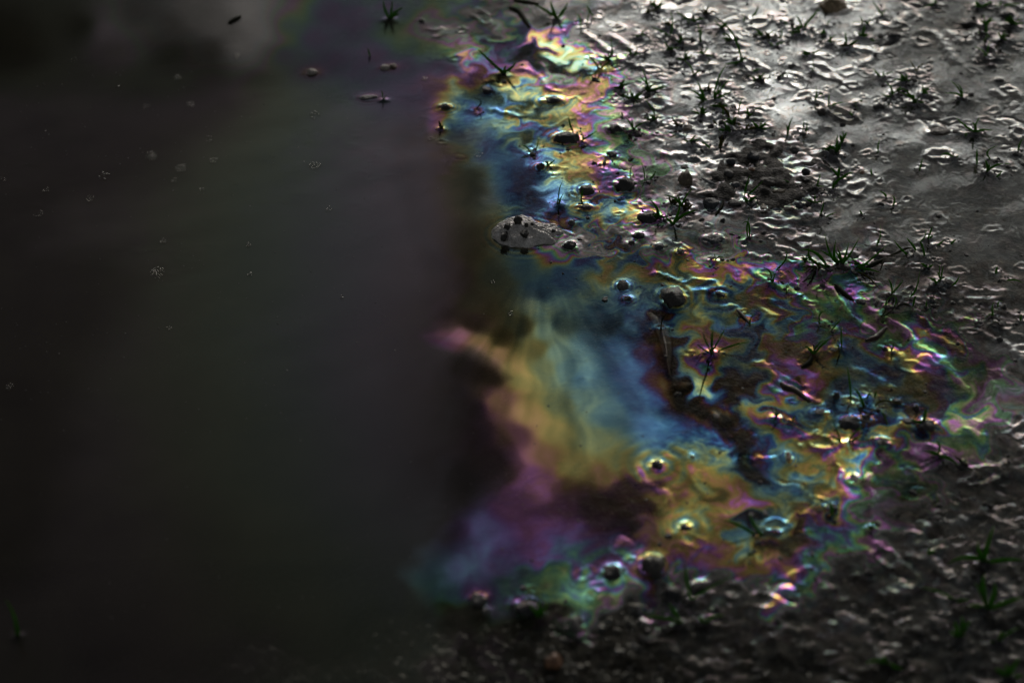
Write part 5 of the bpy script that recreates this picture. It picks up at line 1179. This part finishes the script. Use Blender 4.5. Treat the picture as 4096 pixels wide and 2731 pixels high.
cnt = 0
while cnt < 120:
    a, q = rng.uniform(0, 6.28), math.sqrt(rng.uniform(0, 1))
    px, py = 1768 + 118 * q * math.cos(a), 432 + 62 * q * math.sin(a)
    x, y = W(px, py)
    if any(abs(x - c[0]) < c[2] and abs(y - c[1]) < c[3] for c in stone_list): continue
    pebble(px, py, min(15, rng.lognormal(math.log(6.0), .5)), lambda c_, u_, v_: f'small {c_} pebble bedded {spot(u_, v_, 1768, 432, 118, 62)} of the bare gravel patch', 'small pebbles of the gravel patch', PCOL, .22)
    cnt += 1
cnt = 0
while cnt < 70:
    px, py = rng.uniform(1130, 1480), rng.uniform(580, 860)
    if not (py > 600 - .2 * (px - 1200) and px > 1150 + max(0, (py - 640)) * .6): continue
    x, y = W(px, py)
    zz = -rng.uniform(1.2, 4.5)
    pebble(px, py, rng.uniform(4, 10), lambda c_, u_, v_: f'{c_} pebble under blue water {spot(u_, v_, 1300, 720, 180, 140)} of the shallows below the lump', 'pebbles sunk in the bluish shallows', ['tan', 'grey', 'brown', 'grey', 'pale'], .4, zz, .5)
    cnt += 1
cnt = 0
while cnt < 60:
    px, py = rng.uniform(1560, 2180), rng.uniform(640, 1060)
    if rng.uniform() > float(sample(film_sky_gain_map, np.array([px]), np.array([py]))[0] < .3): continue
    pebble(px, py, rng.uniform(3.5, 8), lambda c_, u_, v_: f'{c_} pebble under the dark film {spot(u_, v_, 1870, 850, 310, 210)} of the coloured reach', 'pebbles under the coloured film', ['tan', 'grey', 'brown', 'orange'], .4, -rng.uniform(1.2, 2.6), .5)
    cnt += 1

# loose gravel of the near bank: past counting
m = MB(); v1, f1 = ICO[1]
ng = 0
while ng < 5200:
    px, py = rng.uniform(250, 2450), rng.uniform(1290, 1680)
    lim = 1425 + max(0, 900 - px) * .06 - max(0, px - 1250) * .10
    if py < lim + rng.normal(0, 14): continue
    x, y = W(px, py)
    if px > 1400 and rng.uniform() < min(.93, (px - 1400) / 250): ng += 1; continue
    if any(abs(x - c[0]) < c[2] and abs(y - c[1]) < c[3] for c in stone_list): continue
    r = min(4.5, rng.lognormal(math.log(1.15), .5))
    q = v1 * (1 + .3 * rng.uniform(-1, 1, (len(v1), 1))) * np.array([r * rng.uniform(.8, 1.4), r * rng.uniform(.8, 1.3), r * .7])
    a = rng.uniform(0, 6.28); c, s_ = math.cos(a), math.sin(a)
    q = np.stack([q[:, 0] * c - q[:, 1] * s_ + x, q[:, 0] * s_ + q[:, 1] * c + y, q[:, 2] + min(ground_z(x, y), .3) - r * .45], -1)
    m.add(q, f1); ng += 1
def gravel_material():
    mt, n = mat_new('mixed_gravel'); b = NB(n)
    out = b.node('ShaderNodeOutputMaterial'); p = b.node('ShaderNodeBsdfPrincipled')
    geo = b.node('ShaderNodeNewGeometry')
    col = b.ramp(geo.outputs['Random Per Island'], [(0, (.005, .005, .004)), (.35, (.012, .0105, .007)), (.6, (.021, .017, .011)), (.8, (.008, .008, .0085)), (.95, (.024, .020, .015)), (1, (.045, .020, .009))])
    mixn = b.node('ShaderNodeMix', data_type='RGBA', blend_type='MULTIPLY'); mixn.inputs[0].default_value = .6
    n.links.new(col, mixn.inputs[6]); n.links.new(b.ramp(b.noise(600, 3, .6, b.coord()), [(.3, (.5, .5, .5)), (.7, (1, 1, 1))]), mixn.inputs[7])
    n.links.new(mixn.outputs[2], p.inputs['Base Color']); p.inputs['Roughness'].default_value = .24
    n.links.new(b.bump(b.noise(900, 3, .6, b.coord()), .5, .0005), p.inputs['Normal'])
    n.links.new(p.outputs[0], out.inputs[0])
    return mt
gm = m.mesh('gravel', False)
o = link('gravel', gm, gravel_material()); o['kind'] = 'stuff'; o['label'] = 'loose wet gravel along the near bank'

# ------------------------------------------------------------------ foamy mud lump in the open water
def foam_mat():
    mt, n = mat_new('foamy_mud'); b = NB(n)
    out = b.node('ShaderNodeOutputMaterial'); p = b.node('ShaderNodeBsdfPrincipled'); co = b.coord()
    col = b.ramp(b.noise(260, 5, .7, co), [(.3, (.13, .118, .104)), (.5, (.27, .245, .218)), (.7, (.42, .385, .35))])
    n.links.new(col, p.inputs['Base Color']); p.inputs['Roughness'].default_value = .28; p.inputs['Specular IOR Level'].default_value = .6
    vo = b.node('ShaderNodeTexVoronoi'); vo.inputs['Scale'].default_value = 850; n.links.new(co, vo.inputs['Vector'])
    n.links.new(b.bump(vo.outputs['Distance'], .8, .0008), p.inputs['Normal'])
    n.links.new(p.outputs[0], out.inputs[0])
    return mt
FOAM = foam_mat()
px, py = 1207, 536
cx, cy = W(px, py); s = pscale(px, py)
na, nr = 72, 26
V = []; Fc = []
rx, ry, hh_ = 74 * s, 35 * s * 1.45, 7.5
for i in range(nr + 1):
    q = i / nr
    for j in range(na):
        a = 2 * math.pi * j / na
        w_ = 1 + .20 * float(fbm(math.cos(a) * 1.9 + 3, math.sin(a) * 1.9 + 8, 2, 61)) * 2
        x = rx * q * w_ * math.cos(a) * (1.08 if math.cos(a) > 0 else 1); y = ry * q * w_ * math.sin(a) * (1 - .25 * math.cos(a))
        h = hh_ * max(0, 1 - q ** 2.2) ** .6 * (1 - .38 * math.cos(a) * q)
        h += (1 - q ** 4) * (2.6 * float(fbm(x / 8 + 5, y / 8, 2, 62)) + .35 * float(perlin(x / 2.2, y / 2.2, 63)))
        V.append((x, y, h - .9))
for i in range(nr):
    for j in range(na):
        a = i * na + j; b_ = i * na + (j + 1) % na
        Fc.append((a, b_, b_ + na, a + na))
# skirt below water and closed bottom
b0 = len(V)
for j in range(na):
    x, y, h = V[nr * na + j]; V.append((x * .9, y * .9, -6))
for j in range(na):
    a = nr * na + j; b_ = nr * na + (j + 1) % na
    Fc.append((a, b_, b0 + (j + 1) % na, b0 + j))
Fc.append(tuple(b0 + j for j in range(na)))
m = MB(); m.add(V, Fc)
lump = link('mud_lump', None, loc=(cx * .001, cy * .001, 0))
lump.empty_display_size = .01
tag(lump, 'foamy grey mud lump with black clods standing at the edge of the open water', 'mud lump')
link('foam_crust', m.mesh('foam_crust'), FOAM, parent=lump)
for i, (tx, ty, r1, r2) in enumerate([(575, 190, 60, 60), (430, 255, 62, 44), (660, 325, 66, 52), (390, 330, 60, 60), (690, 240, 30, 30), (1050, 195, 46, 30), (770, 215, 24, 18)]):
    qx, qy = tp('G', tx, ty); kx = 700 / 2352 * .57422 * s
    x, y = W(qx, qy, 4.0)
    me = stone_mesh('clod', r1 * kx * .95, r2 * kx * 1.3, r2 * kx * 1.0, 300 + i, 3, .62, .9)
    hz_ = hh_ * max(.1, 1 - (((x - cx) / rx) ** 2 + ((y - cy) / ry) ** 2)) ** .6 + .7 - .38 * hh_ * ((x - cx) / rx)
    link('clod', me, M['rib'], parent=lump, loc=((x - cx) * .001, (y - cy) * .001, hz_ * .001))

# ------------------------------------------------------------------ leaf and twigs
def ribbon(pts, wid, zs, name, flat=.25, n=40):
    pl = polyline(pts, n); m = MB(); V = []; Fc = []
    k = len(pl)
    for i in range(k):
        t = i / (k - 1); d = pl[min(i + 1, k - 1)] - pl[max(i - 1, 0)]; d = d / (np.linalg.norm(d) + 1e-9); s_ = np.array([d[1], -d[0]])
        w_ = wid(t); zc = zs(t)
        for j in range(8):
            a = j / 8 * 2 * math.pi
            wob = 1 + .12 * math.sin(i * 1.7 + j * 2.1)
            V.append((pl[i][0] + s_[0] * w_ * math.cos(a) * wob, pl[i][1] + s_[1] * w_ * math.cos(a) * wob, zc + w_ * flat * math.sin(a)))
    for i in range(k - 1):
        for j in range(8):
            a = i * 8 + j; b_ = i * 8 + (j + 1) % 8
            Fc.append((a, b_, b_ + 8, a + 8))
    Fc.append(tuple(range(7, -1, -1))); Fc.append(tuple((k - 1) * 8 + j for j in range(8)))
    m.add(V, Fc)
    return m.mesh(name)
leafm = wet_material('dead_leaf', [(.3, (.008, .005, .003)), (.7, (.028, .015, .008))], 160, .45, .2, .5, 600, .0005)
veinm = wet_material('leaf_vein', [(.3, (.03, .022, .014)), (.7, (.08, .06, .04))], 200, .4, .3, .4, 700, .0003)
leaf = link('dead_leaf', ribbon([('P', 1490, 712), ('P', 1512, 740), ('P', 1528, 780), ('P', 1534, 820), ('P', 1541, 862)], lambda t: 3.5 * math.sin(min(1, t * 1.06 + .07) * math.pi) ** .7 + .25, lambda t: -1.9 + .9 * math.sin(t * 3.1), 'dead_leaf', .18), leafm)
tag(leaf, 'long brown dead leaf lying in the film beside the rainbow ringed tuft', 'leaf')
link('midrib', ribbon([('P', 1508, 728), ('P', 1522, 765), ('P', 1530, 800), ('P', 1533, 830), ('P', 1540, 860)], lambda t: .75 * (1 - t) ** .5 * (1 if t < .45 else .45) + .12, lambda t: -1.25 + 1.2 * math.sin(t * 3.1), 'midrib', .5), veinm, parent=leaf)
for pts, wd, kd, lab in [
    ([('H', 1170, 1310), ('H', 1250, 1400), ('H', 1340, 1500)], 1.1, leafm, 'orange brown twig in a curled yellow crest'),
    ([('A', 1470, 105), ('A', 1590, 150), ('A', 1660, 250), ('A', 1740, 370)], 1.9, M['stem'], 'black bent twig over the grey strip at the top'),
    ([('N', 370, 760), ('N', 460, 850), ('N', 560, 930)], 1.5, M['stem'], 'black twig along the green film edge below the big tuft'),
    ([('N', 905, 470), ('N', 1010, 430), ('N', 1100, 385), ('N', 1195, 378)], .7, M['stem'], 'thin dark stalk lying between two seedlings on the grey film'),
    ([('N', 845, 600), ('N', 870, 520), ('N', 885, 475)], .5, M['stem'], 'short thin stalk crossing the tip of a thick blade'),
    ([('N', 690, 1350), ('N', 800, 1310), ('N', 910, 1205)], 1.6, leafm, 'crumbling brown twig at the edge of the dark blue film'),
    ([('N', 670, 600), ('N', 760, 550), ('N', 870, 500)], 1.6, M['stem'], 'dark stalk slanting right from the big tuft'),
    ([('N', 380, 580), ('N', 480, 590), ('N', 540, 600)], 2.0, M['brown'], 'muddy dead stem across the foot of the big tuft'),
    ([('N', 1000, 1000), ('N', 1080, 965), ('N', 1160, 985)], .9, M['stem'], 'dark thread like stalk under the tall leaning blade'),
    ([('I', 1760, 950), ('I', 1830, 1010), ('I', 1960, 1060), ('I', 2150, 1210)], 1.9, leafm, 'long brown twig with a black knot in the silver streak'),
    ([('J', 160, 600), ('J', 120, 680), ('J', 20, 740)], 1.5, M['stem'], 'black stem bending down beside the muddy clump'),
    ([('E', 980, 1010), ('E', 985, 1110), ('E', 960, 1220), ('E', 880, 1330)], .9, M['stem'], 'dark curved stalk around the blue grey stone'),
    ([('E', 690, 830), ('E', 790, 890), ('E', 900, 930)], 1.2, M['blue'], 'dark slate sliver left of the gravel patch'),
    ([('P', 525, 54), ('P', 538, 46), ('P', 553, 38)], 1.6, M['stem'], 'small dark leaf floating on the bright reflection at upper left'),
    ([('A', 1860, 60), ('A', 1700, 30), ('A', 1520, 5)], 1.4, M['stem'], 'dark stalk at the top edge above the bent twig')]:
    ob = link('twig' if 'leaf' not in lab else 'leaf', ribbon(pts, lambda t, w_=wd: w_ * (1 - .55 * abs(2 * t - 1) ** 2), lambda t: .5, 'twig', .7, 16), kd)
    tag(ob, lab, 'twig' if 'leaf' not in lab else 'leaf')

# ------------------------------------------------------------------ froth on the open water
def bubble_mat():
    mt, n = mat_new('bubble_film'); b = NB(n)
    out = b.node('ShaderNodeOutputMaterial')
    lw = b.node('ShaderNodeLayerWeight'); lw.inputs['Blend'].default_value = .35
    gl = b.node('ShaderNodeBsdfGlossy'); gl.inputs['Roughness'].default_value = .12; gl.inputs['Color'].default_value = (.55, .54, .52, 1)
    tr = b.node('ShaderNodeBsdfTransparent'); tr.inputs['Color'].default_value = (.95, .95, .93, 1)
    mx = b.node('ShaderNodeMixShader')
    n.links.new(b.maprange(lw.outputs['Facing'], .1, 1, .03, .42), mx.inputs[0]); n.links.new(tr.outputs[0], mx.inputs[1]); n.links.new(gl.outputs[0], mx.inputs[2]); n.links.new(mx.outputs[0], out.inputs[0])
    return mt
BUB = bubble_mat()
def froth(px, py, ru, n, lab, rmax=.8):
    s = pscale(px, py); cx, cy = W(px, py); m = MB(); v, f = ICO[2]
    pts = []
    tries = 0
    R0 = ru * s
    while len(pts) < n and tries < 4000:
        tries += 1
        a, q = rng.uniform(0, 6.28), math.sqrt(rng.uniform(0, 1))
        x, y = R0 * q * math.cos(a), R0 * 1.25 * q * math.sin(a)
        if float(perlin(x / R0 * 1.3 + px, y / R0 * 1.3 + py, 71)) < -.18: continue
        r = rng.uniform(.25, rmax) * (1 if q > .4 else 1.15)
        if any((x - p[0]) ** 2 + (y - p[1]) ** 2 < (.8 * (r + p[2])) ** 2 for p in pts): continue
        pts.append((x, y, r))
        m.add(v * r * np.array([1, 1, .85]) + np.array([x, y, r * .3]), f)
    if not pts: return
    ob = link('bubble_cluster', m.mesh('bubble_cluster'), BUB, loc=(cx * .001, cy * .001, 0))
    tag(ob, lab, 'bubbles')
for px, py, ru, n, lab in [
    (361, 626, 16, 46, 'largest cluster of clear bubbles on the dark water at left'), (349, 358, 14, 40, 'pale bubble cluster upper left of the rippled one'), (415, 387, 13, 34, 'bubble cluster inside faint ripples at upper left'),
    (722, 380, 13, 36, 'compact bubble cluster on the purple water'), (723, 265, 12, 16, 'crooked string of bubbles above the compact cluster'), (490, 370, 9, 18, 'small bubble cluster right of the rippled one'),
    (238, 405, 12, 16, 'two lobed bubble patch left of the pale cluster'), (206, 457, 9, 18, 'bubble cluster below the two lobed patch'), (437, 240, 10, 14, 'bubble patch on the dark reflection at upper left'), (337, 245, 9, 10, 'faint bubble patch left of another on the dark reflection'),
    (407, 180, 8, 14, 'bright bubble dot high on the dark reflection'), (480, 320, 9, 10, 'sparse bubbles above the small cluster'), (8, 412, 8, 10, 'bubbles at the left edge of the picture'), (106, 437, 7, 9, 'tiny bubble cluster near the left edge, upper'), (88, 492, 12, 12, 'loose bubble streak near the left edge'),
    (272, 198, 6, 7, 'bubble fleck on the dark water far upper left'), (170, 138, 7, 7, 'bubble fleck near the pink reflection'), (756, 480, 8, 9, 'small bubble streak below the compact cluster'), (464, 435, 6, 7, 'bubble fleck between clusters on the dark water'), (400, 415, 7, 8, 'bubbles just below the rippled cluster'),
    (571, 563, 6, 12, 'tiny bubble group with a black speck'), (374, 555, 7, 12, 'tiny bubbles above the largest cluster'), (23, 887, 9, 14, 'pale bubble patch at the far left'), (574, 631, 5, 7, 'pair of tiny bubbles below the black speck'), (387, 755, 6, 7, 'tiny bubbles below the largest cluster'),
    (545, 130, 9, 12, 'bright bubbles below the white reflection'), (785, 683, 4, 5, 'lone bubble specks in mid water'), (1172, 722, 6, 8, 'yellowish bubble flower below the foamy lump'), (1133, 648, 5, 7, 'bubble speck left below the foamy lump'), (1100, 355, 10, 14, 'golden bubbles on the dark blue water'), (975, 182, 8, 14, 'pinkish bubbles near the top water edge')]:
    froth(px, py, ru, n, lab)
# dust and flecks drifting on the pool: past counting
m = MB(); mb2 = MB()
for k in range(900):
    px, py = (rng.uniform(0, 800), rng.uniform(150, 1000)) if k < 620 else (rng.uniform(0, 1500), rng.uniform(150, 1450))
    if float(fbm(px / 90, py / 60, 2, 81)) < .05 and k < 620: continue
    x, y = W(px, py); zz = liquid_z(x, y)
    r = rng.uniform(.10, .32); a = rng.uniform(0, 3.14)
    v, f = ICO[1]
    q = v * np.array([r * rng.uniform(.8, 2.2), r, r * .5]); c, s_ = math.cos(a), math.sin(a)
    (m if rng.uniform() < .72 else mb2).add(np.stack([q[:, 0] * c - q[:, 1] * s_ + x, q[:, 0] * s_ + q[:, 1] * c + y, q[:, 2] + zz + .05], -1), f)
o = link('floating_dust', m.mesh('floating_dust'), M['grey']); o['kind'] = 'stuff'; o['label'] = 'pale dust drifting on the pool'
o = link('floating_specks', mb2.mesh('floating_specks'), M['black']); o['kind'] = 'stuff'; o['label'] = 'dark specks drifting on the pool'
# crumbs of soil and grit lodged in the scum: past counting
m = MB(); v1, f1 = ICO[1]; n = 0
tuft_pts = [(tp(t, *b_) if t != 'P' else b_) for t, b_, *_ in G]
while n < 2600:
    if n % 3:
        b_ = tuft_pts[rng.integers(len(tuft_pts))]
        px, py = b_[0] + rng.normal(0, 13), b_[1] + rng.normal(0, 7)
    else:
        px, py = rng.uniform(1150, 2360), rng.uniform(-10, 1560)
    if px < 1000: n += 1; continue
    rl = float(sample(relief_map, np.array([px]), np.array([py]))[0])
    if rng.uniform() > rl + .05: continue
    x, y = W(px, py); zz = liquid_z(x, y)
    r = min(1.9, rng.lognormal(math.log(.62), .5))
    q = v1 * (1 + .35 * rng.uniform(-1, 1, (len(v1), 1))) * np.array([r * rng.uniform(.8, 1.6), r, r * .7]); a = rng.uniform(0, 6.28); c, s_ = math.cos(a), math.sin(a)
    m.add(np.stack([q[:, 0] * c - q[:, 1] * s_ + x, q[:, 0] * s_ + q[:, 1] * c + y, q[:, 2] + zz + .1 * r], -1), f1); n += 1
o = link('soil_crumbs', m.mesh('soil_crumbs', False), M['dark']); o['kind'] = 'stuff'; o['label'] = 'dark crumbs of soil stuck in the film'
